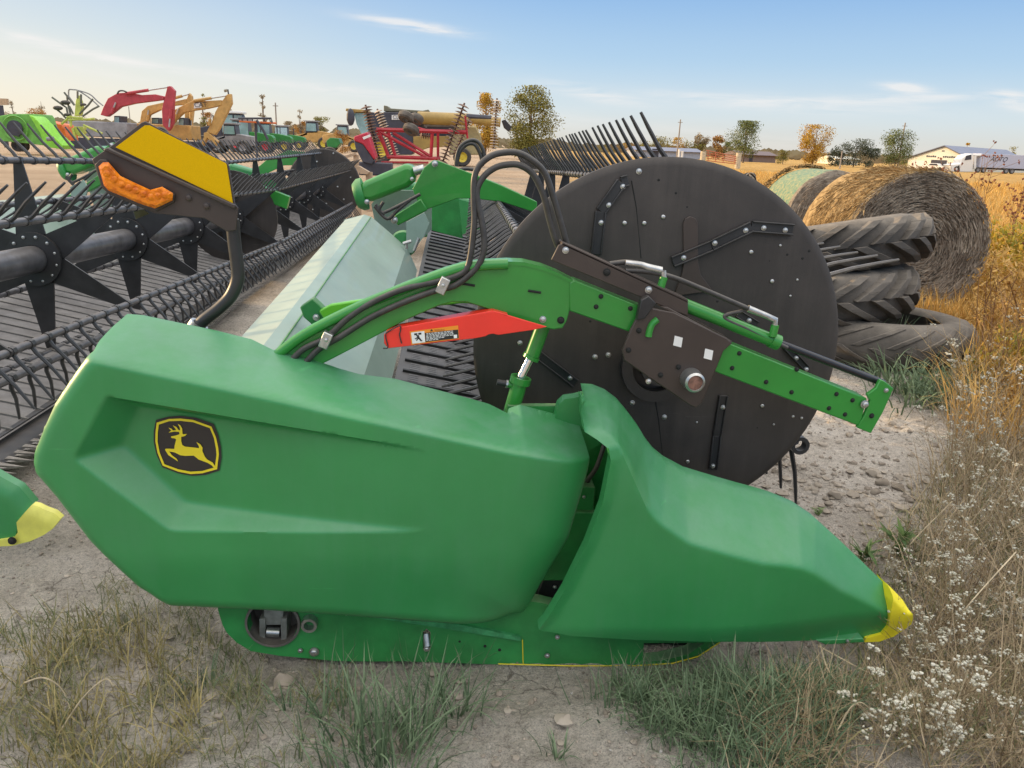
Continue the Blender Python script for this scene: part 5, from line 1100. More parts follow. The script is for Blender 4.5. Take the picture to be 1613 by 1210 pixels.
# white workshop with its gable towards us
g0 = ground_pt(1431, 160); u_ = V((.60, -.80, 0)).normalized(); v_ = V((.80, .60, 0)).normalized(); W_ = 12.0
t = thing('workshop', 'white gabled workshop with an open door at the far right edge of the field', 'building', (g0.x, g0.y, 0))
G = lambda s, z, d=0: u_*s+v_*d+V((0, 0, z))
b = B(); b.prism([G(0, 0), G(0, 2.1), G(W_*.55, 4.5), G(W_, 2.1), G(W_, 0)], v_*34); b.build('wall', 'wallw', t, 0, local=True)
b = B(); b.prism([G(-.5, 1.98, -.4), G(W_*.55, 4.62, -.4), G(W_*.55, 4.8, -.4), G(-.5, 2.16, -.4)], v_*35); b.prism([G(W_*.55, 4.62, -.4), G(W_+.5, 1.98, -.4), G(W_+.5, 2.16, -.4), G(W_*.55, 4.8, -.4)], v_*35); b.build('roof', 'roofg', t, 0, local=True)
def pan(s0, s1, z0, z1_, d, nm, mt): b = B(); b.prism([G(s0, z0, d), G(s1, z0, d), G(s1, z1_, d), G(s0, z1_, d)], v_*.05); b.build(nm, mt, t, 0, local=True)
pan(W_*.38, W_*.63, .05, 1.95, -.06, 'open_doorway', 'dkgrey'); pan(W_*.07, W_*.27, .05, 1.7, -.06, 'garage_door', 'white'); pan(W_*.78, W_*.92, .05, 1.4, -.06, 'side_door', mat('brown door', (.30, .18, .12), .7)); pan(W_*.52, W_*.56, 3.6, 3.8, -.06, 'gable_lamp', 'dkgrey')
for i in range(15):
    s = W_*(.29+.033*i); 
    if 5 <= i <= 7: continue
    pan(s, s+W_*.02, 2.45, 2.45+.28+.06*(i % 3 == 0), -.07, 'sign_letter', 'dkgrey')
p = g0+u_*W_*.5-v_*2.2; car = thing('parked_car', 'white car standing in front of the workshop door', 'car', (p.x, p.y, 0)); C_ = lambda s, z, d=0: u_*s+v_*d+V((0, 0, z))
b = B(); b.prism([C_(-2, .3), C_(-2, .75), C_(-1.2, .85), C_(-.7, 1.3), C_(.7, 1.3), C_(1.2, .88), C_(2, .75), C_(2, .3)], v_*1.6); b.build('body', 'white', car, 30, .08, local=True); b = B(); b.prism([C_(-.95, .88, -.02), C_(-.62, 1.22, -.02), C_(.6, 1.22, -.02), C_(.95, .88, -.02)], v_*.02); b.build('window', 'dkgrey', car, local=True)
for s in (-1.3, 1.3): b = B(); b.lathe([(.0001, 0), (.32, 0), (.32, .2), (.0001, .2)], C_(s, .32, -.02), v_, 14); b.build('wheel', 'tyre', car, local=True)
# lorry
YT = 140
t = root('semi_truck', 'white semi truck with a long trailer coloured in bluish shade at the right edge', 'lorry', 1560, YT); zs = zt(1400, 180, 7.573)
trl = mat('shaded trailer side', (.48, .50, .62), .5, var=.05); q0, q1 = at(*zs((1110, 470))[0], YT), at(1700, 252, YT); b = B(); b.prism([(q0.x, YT, .95), (q0.x, YT, q0.z), (q1.x, YT, q0.z), (q1.x, YT, .95)], (0, 2.6, 0)); b.build('trailer', trl, t, 30, .03)  # the near side's bluish shade is put into the trailer colour
pp(zs((1030, 480), (1115, 478), (1118, 500), (1035, 502)), YT+.1, 2.2, 'trailer_front_lit', 'white', t, .05); pp(zs((1020, 480), (1048, 480), (1040, 650), (1018, 650)), YT+.1, .2, 'white_upright', 'white', t)  # sunlit trailer front painted as a white block; plain white upright beside it
pp(zs((860, 580), (870, 540), (920, 490), (1010, 470), (1010, 560), (1000, 690), (860, 690), (820, 690), (815, 620)), YT, 2.4, 'tractor_cab', 'white', t, .1); pp(zs((925, 495), (985, 482), (985, 540), (905, 550)), YT-.04, .05, 'cab_window', 'dkgrey', t); pp(zs((730, 600), (850, 590), (860, 690), (740, 690)), YT, 2.2, 'engine_bonnet', 'white', t, .15)
for u in (800, 1060, 1130, 1400, 1470): p = at(*zs((u, 685))[0], YT); wheel(t, (p.x, YT+.1, .5), .5, .3, 'grey')
b = B(); b.box(((q0.x+q1.x)/2, YT+1.2, .78), (q1.x-q0.x, 1.0, .3)); b.build('trailer_frame', 'dkgrey', t)
p0 = at(*zs((1205, 560))[0], YT-.04); text('AUTO', p0, (1, 0, 0), (0, 0, 1), 1.15, 'dkgrey', t, shear=.35)
# =================================================================== trees
def leafmat(name, c1, c2, c3):
    m = mat(name, c1, .7, spec=.2, var=.35, vs=.7, c2=c2); return m
LM = {'green': leafmat('leaf green', (.08, .12, .04), (.24, .26, .09), 0), 'gold': leafmat('leaf gold', (.42, .22, .03), (.62, .40, .06), 0), 'orange': leafmat('leaf orange', (.40, .17, .04), (.52, .30, .08), 0), 'dark': leafmat('leaf dark', (.06, .08, .055), (.15, .17, .11), 0), 'olive': leafmat('leaf olive', (.16, .15, .035), (.34, .30, .07), 0), 'bare': leafmat('leaf sparse', (.30, .24, .15), (.42, .33, .2), 0)}
M['bark'] = mat('bark', (.16, .12, .09), .9, var=.3, vs=3)
def tree(label, px, ptop, wpx, Y, lm, n=1400, base=.22, clumps=16, leaf=.035, lean=0, name='tree', spread=1., trunk=True, round_=.55, group=None):
    p = ground_pt(px, Y); h = at(px, ptop, Y).z; w_ = wpx/F*Y; t = thing(name, label, name.split('_')[-1], (p.x, p.y, 0), group)
    cs = []; rnd = random.Random(hash(label) % 9999 if False else int(px*7+ptop))
    for i in range(clumps):
        z = h*(base+(1-base)*rnd.random()); q = (z/h-base)/(1-base); prof_ = math.sin(math.pi*min(1, max(.06, q*.93+.04)))**round_
        a_ = rnd.uniform(0, 6.28); rr = w_*.5*prof_*math.sqrt(rnd.random())*.82
        cs.append((V((math.cos(a_)*rr+lean*z, math.sin(a_)*rr*.8, z)), rnd.uniform(.6, 1.15)*w_*.24))
    if trunk:
        b = B(); b.tube([(0, 0, 0), (lean*h*.3, 0, h*.3), (lean*h*.6, .05, h*.62), (lean*h*.9, 0, h*.88)], [h*.022, h*.017, h*.010, h*.003], 7)
        for c, r_ in cs[:10]:
            z0 = max(h*.12, c.z*.55); b.tube([(lean*z0, 0, z0), tuple((c+V((lean*z0, 0, z0)))*.5+V((0, 0, h*.02))), tuple(c)], [h*.009, h*.006, h*.002], 5)
        b.build('trunk', 'bark', t, 60, local=True)
    b = B(); s = h*leaf
    for _ in range(int(n*4.6)):
        c, r_ = rnd.choice(cs); d_ = V((rnd.gauss(0, 1), rnd.gauss(0, 1), rnd.gauss(0, .8))); q = c+d_*r_*.55
        if q.z < h*base*.55: continue
        if q.z > h*1.02 or d_.length > 2.1: continue
        u1 = V((rnd.gauss(0, 1), rnd.gauss(0, 1), rnd.gauss(0, 1))).normalized(); v1 = u1.cross(V((rnd.gauss(0, 1), rnd.gauss(0, 1), rnd.gauss(0, 1)))).normalized(); k_ = s*rnd.uniform(.4, 1.0)
        b.add([q-u1*k_*.6, q+v1*k_*.38, q+u1*k_*.6, q-v1*k_*.38], [(0, 1, 2, 3)])
    b.build('crown', LM[lm], t, 0, local=True); return t
tree('golden orange tree directly behind the upright harrow gang', 764, 148, 46, 95, 'gold', 1300, .12, 22)
tree('tall olive green tree right of the combine', 834, 136, 78, 95, 'olive', 3200, .04, 40, .030, round_=.4)
tree('round green tree beyond the red gate', 1171, 191, 62, 150, 'green', 1700, .22, 24, .036)
tree('small yellow-green bush left of the yellow tree', 1234, 237, 24, 150, 'olive', 400, .05, 9, .08, trunk=True)
tree('bright yellow autumn tree in the middle of the field edge', 1281, 197, 56, 150, 'gold', 1900, .10, 26, .036)
tree('dark bushy tree right of the yellow tree', 1346, 219, 54, 150, 'dark', 1100, .10, 16, .05); tree('low dark bush left of the dark bushy tree', 1318, 229, 32, 150, 'dark', 450, .05, 9, .08); tree('low dark bush behind the short wooden post', 1371, 234, 38, 150, 'dark', 500, .05, 9, .08)
tree('bushy tree behind the tall utility pole', 1411, 204, 56, 150, 'green', 1700, .18, 24, .036); tree('yellow bush beside the white workshop', 1424, 252, 18, 155, 'olive', 220, .02, 7, .10)
tree('yellow tree top behind the workshop roof', 1519, 226, 20, 230, 'gold', 350, .1, 8, .06); tree('yellow tree top behind the semi truck trailer', 1592, 232, 24, 230, 'olive', 350, .1, 8, .06)
for i, (px, pt, wp, lm) in enumerate(((1040, 214, 40, 'olive'), (1066, 217, 34, 'gold'), (1092, 214, 36, 'olive'), (1104, 208, 30, 'bare'), (1127, 212, 24, 'orange'), (1142, 224, 22, 'green'), (1015, 222, 40, 'olive'), (985, 226, 40, 'gold'), (950, 228, 40, 'olive'))):
    tree('autumn tree of the row behind the grey-blue shed', px, pt, wp, 210, lm, 420, .03, 12, .07, group='autumn trees in a row behind the grey-blue shed')
for i, (px, pt, wp, lm, Y, lab) in enumerate(((418, 144, 17, 'bare', 100, 'thin half-bare tree above the green tractors'), (362, 142, 14, 'bare', 120, 'thin bare tree behind the yellow excavator stick tip'), (325, 146, 14, 'olive', 120, 'small leafy tree top between the two yellow excavators'), (76, 152, 18, 'bare', 110, 'sparse tall tree behind the orange bucket'), (31, 158, 12, 'bare', 120, 'thin bare tree behind the lime green mower'), (475, 170, 12, 'bare', 130, 'slim bare tree left of the olive shrub'),
        (508, 185, 34, 'olive', 130, 'olive green shrub behind the yellow wheel loader'), (478, 190, 26, 'orange', 135, 'brown orange shrub behind the pale blue cab'), (455, 192, 24, 'bare', 140, 'pale autumn shrub right of the thin pole'), (540, 206, 30, 'orange', 90, 'rust orange shrub left of the combine'), (65, 172, 44, 'orange', 105, 'orange shrub right behind the lime green mower'), (20, 176, 40, 'bare', 115, 'pale shrub behind the lime green mower hood'), (235, 186, 40, 'orange', 130, 'dull orange shrub behind the yellow excavators'), (330, 178, 30, 'orange', 130, 'orange shrub seen between the excavator sticks'), (125, 180, 44, 'bare', 130, 'pale shrub behind the hay rake'))):
    tree(lab, px, pt, wp, Y, lm, 700 if wp > 20 else 160, .03 if wp > 20 else .3, 12, .05 if wp > 20 else .03, name='tree' if wp < 20 else 'shrub', round_=.8 if wp < 20 else .45)
# hazy treeline on the horizon
b = B(); rnd = random.Random(3)
for i in range(5200):
    a_ = rnd.uniform(R(-62), R(68)); d_ = rnd.uniform(330, 420); hh = (3.0+4*abs(noise.noise(V((a_*14, 0, 0))))+2.5*abs(noise.noise(V((a_*60, 2, 0)))))*(1.25 if a_ < 0 else .8)
    q = V((math.sin(a_)*d_, math.cos(a_)*d_, rnd.random()**.8*hh)); s = rnd.uniform(.9, 2.2); u1 = V((math.cos(a_), -math.sin(a_), 0)); tl = rnd.uniform(-.5, .5)
    b.add([q-u1*s, q+V((0, 0, -s*.6))+u1*tl, q+u1*s, q+V((0, 0, s*.6))+u1*tl], [(0, 1, 2, 3)])
tag(b.build('far_woods', mat('hazy far trees', (.30, .22, .13), .9, spec=.1, var=.4, vs=.02, c2=(.34, .30, .19)), None, 0), kind='stuff')
# =================================================================== grass and weeds
def gmat(name, cs, rough=.6, trans=.25):
    m = bpy.data.materials.new(name); m.use_nodes = True; t = m.node_tree; n = t.nodes; l = t.links; b = n['Principled BSDF']
    at_ = n.new('ShaderNodeAttribute'); at_.attribute_name = 'tint'
    rp = n.new('ShaderNodeValToRGB'); l.new(at_.outputs['Fac'], rp.inputs[0]); e = rp.color_ramp.elements
    while len(e) < len(cs): e.new(.5)
    for i, (q, c) in enumerate(zip(e, cs)): q.position = i/(len(cs)-1); q.color = (*c, 1)
    l.new(rp.outputs[0], b.inputs['Base Color']); b.inputs['Roughness'].default_value = rough; b.inputs['Specular IOR Level'].default_value = .25
    if trans:
        tr = n.new('ShaderNodeBsdfTranslucent'); l.new(rp.outputs[0], tr.inputs['Color']); mx = n.new('ShaderNodeMixShader'); mx.inputs[0].default_value = trans
        l.new(b.outputs[0], mx.inputs[1]); l.new(tr.outputs[0], mx.inputs[2]); l.new(mx.outputs[0], n['Material Output'].inputs['Surface'])
    return m
GM = {'dry': gmat('dry grass', [(.14, .12, .06), (.26, .22, .09), (.46, .37, .17), (.18, .18, .07)]), 'green': gmat('blue green grass', [(.07, .11, .06), (.14, .20, .11), (.22, .29, .17)]),
      'mix': gmat('mixed grass', [(.10, .13, .06), (.18, .20, .09), (.34, .29, .14), (.14, .17, .09)]), 'grey': gmat('grey dead stems', [(.18, .125, .07), (.36, .27, .165), (.54, .43, .28), (.22, .18, .09)]),
      'gold': gmat('golden field grass', [(.42, .23, .05), (.62, .37, .10), (.74, .49, .17), (.46, .28, .08)], trans=.35), 'bush': gmat('golden leaves', [(.50, .26, .02), (.62, .42, .05), (.40, .34, .05), (.22, .24, .05)], trans=.4),
      'stem': gmat('brown weed stems', [(.22, .11, .06), (.34, .18, .08), (.42, .26, .12)]), 'leaf': gmat('weed leaves', [(.05, .10, .03), (.10, .17, .05), (.15, .22, .07)]), 'white': gmat('white blossom', [(.40, .37, .27), (.56, .53, .42), (.70, .68, .58)], trans=.1), 'seed': gmat('red brown seed heads', [(.22, .07, .05), (.34, .14, .08)])}
def blades(P, Lr, Wd, lean=(.1, .6), curl=.5, segs=3, az_=None, clump=None):
    """P: n x 3 roots -> verts, faces, tint"""
    n = len(P); P = np.asarray(P, float); L_ = RNG.uniform(*Lr, n); ph = RNG.uniform(0, 2*np.pi, n) if az_ is None else az_
    th0 = RNG.uniform(*lean, n); cu = RNG.uniform(-.1, 1, n)*curl; W_ = Wd*RNG.uniform(.6, 1.3, n)
    sidea = ph+np.pi/2+RNG.normal(0, .5, n); sv = np.stack([np.cos(sidea), np.sin(sidea), np.zeros(n)], 1)
    pts = [P]; th = th0.copy(); p = P.copy()
    for s in range(segs):
        st = (L_/segs)[:, None]*np.stack([np.sin(th)*np.cos(ph), np.sin(th)*np.sin(ph), np.cos(th)], 1); p = p+st; pts.append(p); th = th+cu
    vs = []
    for s in range(segs):
        wv = sv*(W_*(1-.75*(s/segs)**1.5))[:, None]; vs += [pts[s]-wv, pts[s]+wv]
    vs.append(pts[-1]); A = np.stack(vs, 1); m = A.shape[1]; base = np.arange(n)*m; fs = []
    for s in range(segs-1): fs += np.stack([base+2*s, base+2*s+1, base+2*s+3, base+2*s+2], 1).tolist()
    fs += np.stack([base+2*segs-2, base+2*segs-1, base+2*segs], 1).tolist()
    return A.reshape(-1, 3), fs, np.repeat(RNG.random(n), m)
class G:
    def __init__(s): s.v = []; s.f = []; s.t = []; s.k = 0
    def add(s, q):
        v, f, t = q; s.v.append(v); s.f += [[i+s.k for i in x] for x in f]; s.t.append(t); s.k += len(v); return s
    def build(s, name, mt, parent=None, kind=None, local=False):
        me = bpy.data.meshes.new(name); me.from_pydata(np.concatenate(s.v).tolist(), [], s.f); me.update()
        a = me.attributes.new('tint', 'FLOAT', 'POINT'); a.data.foreach_set('value', np.concatenate(s.t).astype(np.float32))
        o = link(name, me, GM[mt], parent, 0, local=local)
        if kind: o['kind'] = kind
        return o
def inpoly(x, y, P):
    c = False; j = len(P)-1
    for i in range(len(P)):
        if (P[i][1] > y) != (P[j][1] > y) and x < (P[j][0]-P[i][0])*(y-P[i][1])/(P[j][1]-P[i][1]+1e-12)+P[i][0]: c = not c
        j = i
    return c
def region(pxs, n, clumpy=0., seed=0, avoid=None):
    W_ = [gnd(x, y) for x, y in pxs]; W_ = [(p.x, p.y) for p in W_]; xs = [p[0] for p in W_]; ys = [p[1] for p in W_]; out = []; tries = 0
    while len(out) < n and tries < n*60:
        tries += 1; x = random.uniform(min(xs), max(xs)); y = random.uniform(min(ys), max(ys))
        if not inpoly(x, y, W_): continue
        if clumpy and noise.noise(V((x*4.5, y*4.5, seed)))*.5+.5 < clumpy*random.uniform(.6, 1.2): continue
        if avoid and avoid(x, y): continue
        out.append((x, y, gh(x, y)-.005))
    return out
def under(x, y): return -.7 < x < 1.45 and 2.18 < y < 2.9
def tuft(cx, cy, n, rad):
    a = RNG.uniform(0, 6.28, n); r_ = np.abs(RNG.normal(0, rad, n)); x = cx+np.cos(a)*r_; y = cy+np.sin(a)*r_
    return np.array([(u, v, gh(u, v)-.005) for u, v in zip(x, y)]), a+RNG.normal(0, .6, n)
# bottom left: dry yellow grass
g = G(); P = region([(-60, 1010), (60, 985), (170, 975), (260, 1000), (330, 1060), (300, 1210), (200, 1300), (-60, 1300)], 1000, .56, 2)
g.add(blades(P, (.06, .19), .0021, (.1, .8), .55, 4)); g.build('dry_grass', 'dry', kind='stuff')
g = G(); P = region([(-60, 1000), (60, 975), (200, 955), (330, 975), (420, 1060), (380, 1210), (200, 1300), (-60, 1300)], 1500, .52, 5)
g.add(blades(P, (.04, .14), .0018, (.1, .9), .5)); P = region([(330, 990), (480, 1000), (560, 1060), (520, 1260), (380, 1260)], 420, .5, 9); g.add(blades(P, (.04, .12), .0018, (.2, 1.0), .5)); P = region([(130, 920), (250, 900), (340, 960), (330, 1010), (180, 980)], 380, .5, 4); g.add(blades(P, (.03, .10), .0016, (.2, 1.0), .4)); g.build('olive_grass', 'mix', kind='stuff')
# green clumps in front of the machine
g = G()
for px, py, n_, rad, Lr in ((600, 1195, 110, .07, (.16, .33)), (560, 1150, 60, .07, (.14, .28)), (655, 1165, 80, .06, (.16, .30)), (510, 1130, 30, .05, (.1, .2)), (720, 1120, 50, .05, (.12, .24)), (690, 1075, 40, .05, (.10, .2)), (450, 1120, 22, .05, (.06, .13)), (878, 1190, 22, .02, (.06, .11)), (985, 1095, 40, .06, (.07, .15)), (1020, 1085, 34, .06, (.07, .14)), (1080, 1125, 50, .07, (.09, .19)), (1110, 1180, 60, .08, (.1, .22)), (1150, 1100, 80, .09, (.09, .20)), (620, 1240, 50, .07, (.16, .3)), (1185, 1140, 90, .10, (.12, .26)), (960, 1110, 20, .05, (.08, .15)), (330, 1060, 30, .05, (.06, .14))):
    p = gnd(px, py); Q_, a_ = tuft(p.x, p.y, int(n_*.85), rad*1.35); g.add(blades(Q_, Lr, .0030, (.05, .55), .45, 4, a_))
P = region([(960, 1040), (1130, 1030), (1330, 1030), (1360, 1110), (1280, 1260), (1060, 1260), (1000, 1160)], 2200, .44, 3, under); g.add(blades(P, (.06, .18), .0024, (.15, .95), .6, 4)); g.build('green_grass', 'green', kind='stuff')
# right: matted dead stems
g = G(); P = region([(1230, 1040), (1410, 1030), (1490, 950), (1680, 840), (1700, 1300), (1150, 1300)], 3200, .46, 8, under); g.add(blades(P, (.08, .26), .0017, (.4, 1.35), .35, 3))
P = region([(1330, 860), (1400, 830), (1460, 760), (1520, 660), (1540, 600), (1720, 560), (1720, 860), (1480, 960), (1420, 930)], 3300, .47, 6); g.add(blades(P, (.10, .34), .0022, (.2, 1.2), .35, 3)); g.build('dead_weeds', 'grey', kind='stuff')
g = G(); P = region([(1400, 930), (1470, 800), (1500, 700), (1490, 600), (1760, 560), (1760, 1250), (1500, 1250), (1440, 1060)], 1500, .46, 21, under); g.add(blades(P, (.25, .62), .0022, (.05, .75), .35, 5)); g.build('tall_dead_stalks', 'grey', kind='stuff')
g = G(); P = region([(1490, 700), (1500, 600), (1540, 550), (1760, 540), (1760, 760)], 1300, .40, 31); g.add(blades(P, (.30, .75), .0045, (.05, .7), .4, 5)); g.build('golden_stalks', 'gold', kind='stuff')
g = G(); P = region([(1330, 870), (1450, 800), (1520, 700), (1700, 600), (1700, 1250), (1250, 1250), (1300, 1030)], 4200, .44, 12, under); g.add(blades(P, (.06, .20), .0022, (.15, 1.1), .6, 4)); g.build('weed_grass', 'mix', kind='stuff')
# long fallen stalks
for i, pts in enumerate((((1292, 1015, .06), (1302, 1050, .05), (1325, 1085, .03), (1345, 1105, .01)), ((1290, 1018, .06), (1330, 1040, .05), (1372, 1062, .02)), ((1340, 1120, .06), (1350, 1108, .10), (1365, 1112, .08), (1400, 1150, .02)), ((1300, 1200, .0), (1325, 1140, .08), (1345, 1110, .12), (1362, 1116, .10)), ((1600, 870, .3), (1520, 960, .2), (1500, 1000, .0)), ((1525, 1055, .22), (1505, 1110, .12), (1470, 1190, .0)), ((1500, 790, .25), (1440, 850, .1), (1420, 880, .0)), ((1430, 1035, .03), (1510, 1045, .04), (1600, 1055, .03)), ((1560, 1200, .02), (1613, 1180, .06), (1660, 1170, .05)), ((90, 1160, .0), (130, 1100, .12), (165, 1070, .18), (178, 1080, .17)), ((40, 1075, .10), (70, 1068, .14), (100, 1090, .08), (120, 1150, .0)))):
    b = B(); p_ = curve([gnd(x, y, z) for x, y, z in pts], 6); b.tube(p_, [.0030-.0018*j/len(p_) for j in range(len(p_))], 5)
    if i == 0: M['stalk'] = mat('dry stalk', (.42, .34, .22), .7, var=.3, vs=20)
    p = gnd(*pts[-1]); s = thing('dry_stalk', ('long dry stalk bent over in the weeds by the yellow snout tip' if i < 9 else 'long dry stalk arched over the yellow grass at the bottom left'), 'stalk', (p.x, p.y, 0), 'dry stalks lying in the weeds right of the header' if i < 9 else 'dry stalks in the bottom left grass'); b.build('stem', 'stalk', s, 60)
# white-flowered weeds
def make_weed(seed, h):
    rnd = np.random.default_rng(seed); r0 = random.Random(seed); st = G(); fl = G(); lf = G(); heads = []
    def limb(p, d, ln, r_, lev):
        d = d.normalized(); n_ = 4; pts = [p]; q = p.copy()
        for i in range(n_): d = (d+V((r0.gauss(0, .18), r0.gauss(0, .18), .10))).normalized(); q = q+d*ln/n_; pts.append(q.copy())
        b = B(); b.tube(pts, [r_*(1-.6*i/n_) for i in range(n_+1)], 4, False); st.add((np.array(b.v), [list(f) for f in b.f], np.full(len(b.v), r0.random())))
        if lev < 2:
            for i in range(1, n_+1):
                for _ in range(2 if lev == 0 else r0.choice((1, 2))): limb(pts[i], d+V((r0.gauss(0, .9), r0.gauss(0, .9), r0.uniform(.0, .6))), ln*r0.uniform(.3, .5), r_*.55, lev+1)
        else: heads.append(pts[-1])
        if lev > 0:
            for q in pts[1:]:
                if r0.random() < .5: heads.append(q+V((r0.gauss(0, .006), r0.gauss(0, .006), r0.random()*.008)))
    for _ in range(3): limb(V((r0.gauss(0, .015), r0.gauss(0, .015), 0)), V((r0.gauss(0, .35), r0.gauss(0, .35), 1)), h*r0.uniform(.7, 1), .0022, 0)
    for q in heads:
        if r0.random() < .93: continue
        for _ in range(r0.choice((1, 3, 5, 8, 11))):
            b = B(); b.ball(q+V((r0.gauss(0, .009), r0.gauss(0, .009), r0.gauss(.002, .004))), r0.uniform(.0018, .0058), 6, (1, 1, .7), .25); fl.add((np.array(b.v), [list(f) for f in b.f], np.full(len(b.v), r0.random())))
    return st, fl
WD = []
for i in range(6):
    st, fl = make_weed(50+i, (.30, .38, .45, .34, .5, .28)[i]); t = thing('white_aster', 'bushy weed with sprays of tiny white flowers standing in the dead stems at the right', 'wildflower', (0, 0, 0), 'white flowered weeds along the right edge')
    a_ = st.build('stem', 'grey', t, local=True); c_ = fl.build('blossom', 'white', t, local=True); WD.append((t, a_, c_))
spots = [(1480, 1000), (1468, 968), (1500, 950), (1462, 1040), (1530, 930), (1590, 960), (1490, 860), (1545, 850), (1590, 830), (1520, 780), (1560, 740), (1480, 720), (1520, 690), (1600, 700), (1545, 650), (1500, 640), (1590, 610), (1390, 1180), (1460, 1170), (1550, 1140), (1600, 1080), (1500, 1230), (1590, 1220), (1430, 890)]
for i, (px, py) in enumerate(spots):
    p = gnd(px, py+18); src = WD[i % 6]
    if i < 6: t = src[0]
    else:
        t = src[0].copy(); col.objects.link(t)
        for ch in src[1:]:
            d_ = ch.copy(); col.objects.link(d_); d_.parent = t
    t.location = (p.x, p.y, gh(p.x, p.y)-.01); t.rotation_euler = (0, 0, i*2.4); k_ = random.uniform(.75, 1.15)*(1 if py > 800 else 1.25); t.scale = (k_, k_, k_)
# leafy weeds
def leafy(px, py, n, h, label, lm='leaf', wd=.02, Lr=(.06, .14), group=None, name='leafy_weed'):
    p = gnd(px, py); t = thing(name, label, 'weed', (p.x, p.y, gh(p.x, p.y)-.01), group); b = B(); g_ = G(); P = []
    for i in range(max(2, n//8)):
        a_ = random.uniform(0, 6.28); top = V((math.cos(a_)*h*.3*random.random(), math.sin(a_)*h*.3*random.random(), h*random.uniform(.6, 1))); b.tube([(0, 0, 0), tuple(top*.5+V((.01, 0, 0))), tuple(top)], [.003, .0022, .001], 4, False)
        for k_ in range(8): P.append(top*random.uniform(.1, 1))
    g_.add(blades([tuple(q) for q in P], Lr, wd*.5, (.6, 1.5), .3, 3)); st = G(); st.add((np.array(b.v), [list(f) for f in b.f], np.full(len(b.v), .5))); st.build('stem', lm, t, local=True); g_.build('leaf', lm, t, local=True); return t
leafy(1412, 862, 24, .16, 'small broad-leaved green weed above the snout ridge', wd=.028, Lr=(.07, .12)); leafy(1362, 868, 16, .12, 'low green weed just behind the snout ridge', wd=.02); leafy(1290, 806, 12, .05, 'tiny green sprout on the bare soil under the hanging tines', wd=.012, Lr=(.02, .05))
g = G()
for px, py, n_ in ((1420, 612, 60), (1450, 622, 70), (1485, 640, 60), (1470, 600, 40), (1510, 630, 50), (1400, 600, 40), (1530, 600, 50), (1440, 640, 30)):
    p = gnd(px, py); Q_, a_ = tuft(p.x, p.y, n_, .16); g.add(blades(Q_, (.15, .40), .007, (.2, .8), .6, 4, a_))
for _ in range(14):
    x, y = 3.72+random.gauss(0, .2), 6.55+random.gauss(0, .2); Q_, a_ = tuft(x, y, 26, .12); g.add(blades(Q_, (.2, .48), .007, (.1, .6), .5, 4, a_))
g.build('tyre_grass', 'green', kind='stuff')
# low sunlit bushes and tall weeds on the right
def bush(label, x, y, h, w_, n, mt, leaf=.03, name='bush'):
    t = thing(name, label, name.replace('_', ' '), (x, y, 0)); g_ = G(); P = []
    cs = [(random.gauss(0, w_*.3), random.gauss(0, w_*.3), random.uniform(.15, .9)*h) for _ in range(14)]
    for _ in range(n):
        c = random.choice(cs); P.append((c[0]+random.gauss(0, w_*.13), c[1]+random.gauss(0, w_*.13), max(.02, c[2]+random.gauss(0, h*.13))))
    g_.add(blades(P, (leaf, leaf*2.2), leaf*.28, (.3, 1.6), .5, 3)); b = B()
    for c in cs: b.tube([(0, 0, 0), (c[0]*.4, c[1]*.4, c[2]*.55), c], [.010, .007, .003], 5, False)
    st = G(); st.add((np.array(b.v), [list(f) for f in b.f], np.full(len(b.v), .4))); st.build('stem', 'stem', t, local=True); g_.build('foliage', mt, t, local=True); return t
bush('golden yellow bush at the right edge behind the big bale', 7.15, 9.6, 1.0, 1.0, 2600, 'bush', .05); bush('yellow and green bush low at the right edge beside the bale', 6.9, 8.9, .7, .8, 1500, 'bush', .05); bush('pale golden undergrowth shrub at the foot of the yellow bush', 6.5, 8.3, .7, 1.1, 2000, 'gold', .05); bush('sunlit golden weed bush at the right edge level with the flat tyre', 4.15, 5.1, .5, .6, 2200, 'bush', .03); bush('pale golden dried weed left of the sunlit bush', 3.85, 4.7, .42, .45, 1200, 'gold', .03); bush('tall golden orange weed bush at the right edge below the bale', 5.1, 6.4, .95, .8, 2800, 'gold', .045)
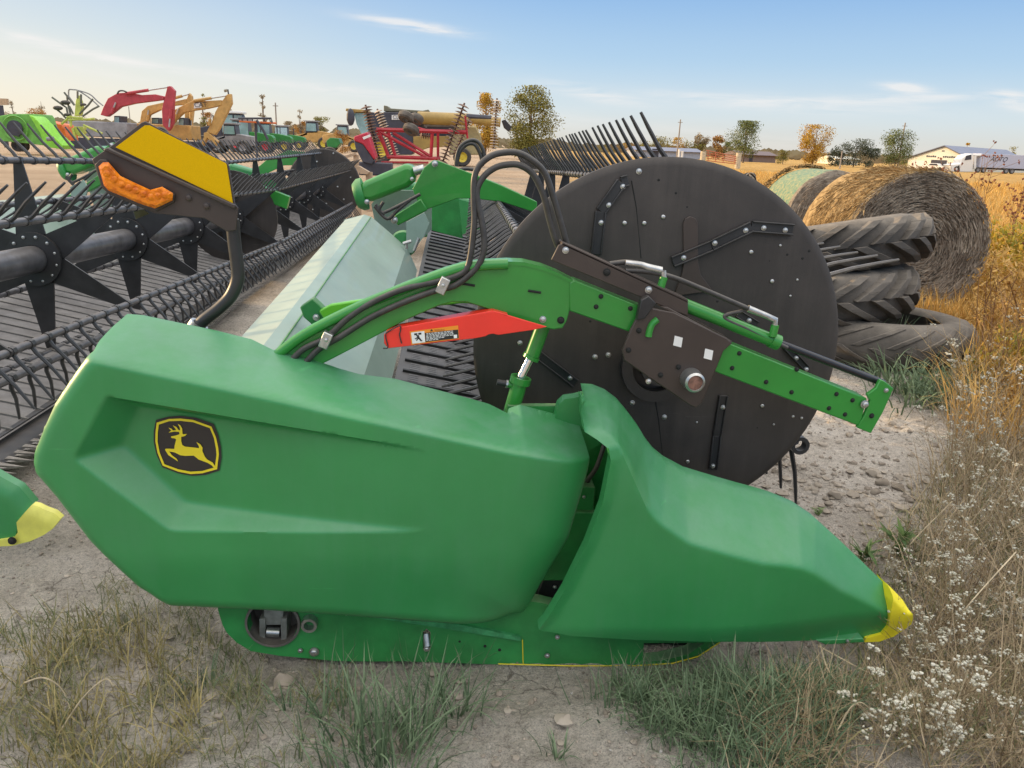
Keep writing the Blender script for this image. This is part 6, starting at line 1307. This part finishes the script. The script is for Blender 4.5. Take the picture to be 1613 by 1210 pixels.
def tall_weed(label, x, y, h, group, sr=(.010, .022), sm='seed'):
    t = thing('tall_weed', label, 'tall weed', (x, y, 0), group); st = G(); sd_ = G()
    for k_ in range(3):
        q = V((random.gauss(0, .05), random.gauss(0, .05), 0)); d_ = V((random.gauss(0, .12), random.gauss(0, .12), 1)); pts = [q+d_*h*u+V((0, 0, 0)) for u in (0, .3, .6, .85, 1)]
        b = B(); b.tube(pts, [.006, .005, .004, .003, .002], 4, False); tips = [pts[-1]]
        for i in range(9):
            u = random.uniform(.45, 1); p0_ = q+d_*h*u; p1_ = p0_+V((random.gauss(0, .10), random.gauss(0, .10), random.uniform(.05, .22))); b.tube([p0_, p1_], [.003, .0015], 4, False); tips.append(p1_)
        st.add((np.array(b.v), [list(f) for f in b.f], np.full(len(b.v), random.random())))
        for p_ in tips:
            for _ in range(3): bb_ = B(); bb_.ball(p_+V((random.gauss(0, .012), random.gauss(0, .012), random.gauss(0, .012))), random.uniform(*sr), 6, (1, 1, .9), .3); sd_.add((np.array(bb_.v), [list(f) for f in bb_.f], np.full(len(bb_.v), random.random())))
    st.build('stem', 'stem', t, local=True); sd_.build('seed_head', sm, t, local=True)
for i in range(11): tall_weed('tall thin weed with red-brown seed heads rising over the yellow bush at the right edge', 6.3+random.uniform(-.3, 1.5), 8.6+random.uniform(-.6, 2.0), random.uniform(1.15, 1.75), 'tall red-brown weeds at the right edge', (.008, .016))
for i in range(7): tall_weed('tall dry weed standing in the right edge weeds in front of the bale', 3.9+random.uniform(-.1, 1.0), 5.2+random.uniform(-.5, 1.2), random.uniform(.5, .85), 'dry tall weeds in front of the bale', (.004, .009), 'gold')
# field of dead grass
g = G(); P = []; L2 = []
while len(P) < 42000:
    d_ = 8.5+70*random.random()**2.2; a_ = random.uniform(R(6), R(52)); x, y = math.sin(a_)*d_, math.cos(a_)*d_
    if y < 7 or x < 3.2+.12*y: continue
    if noise.noise(V((x*.5, y*.5, 1))) < -.25 and random.random() < .7: continue
    P.append((x, y, -.02))
P.sort(key=lambda p: p[0]**2+p[1]**2); n1 = 14000
for i in range(0, 42000, 7000):
    q = P[i:i+7000]; dm = math.hypot(q[3500][0], q[3500][1]); g.add(blades(q, (.22, .55), .003+.0004*dm, (.05, .7), .45, 3))
g.build('field_grass', 'gold', kind='stuff')
# the weeds go on to the right
g = G(); P = region([(1660, 540), (1900, 560), (2500, 760), (2500, 1300), (1660, 1300)], 9000, .36, 8); g.add(blades(P, (.10, .40), .0032, (.15, 1.1), .4, 4)); g.build('dead_weeds', 'grey', kind='stuff')
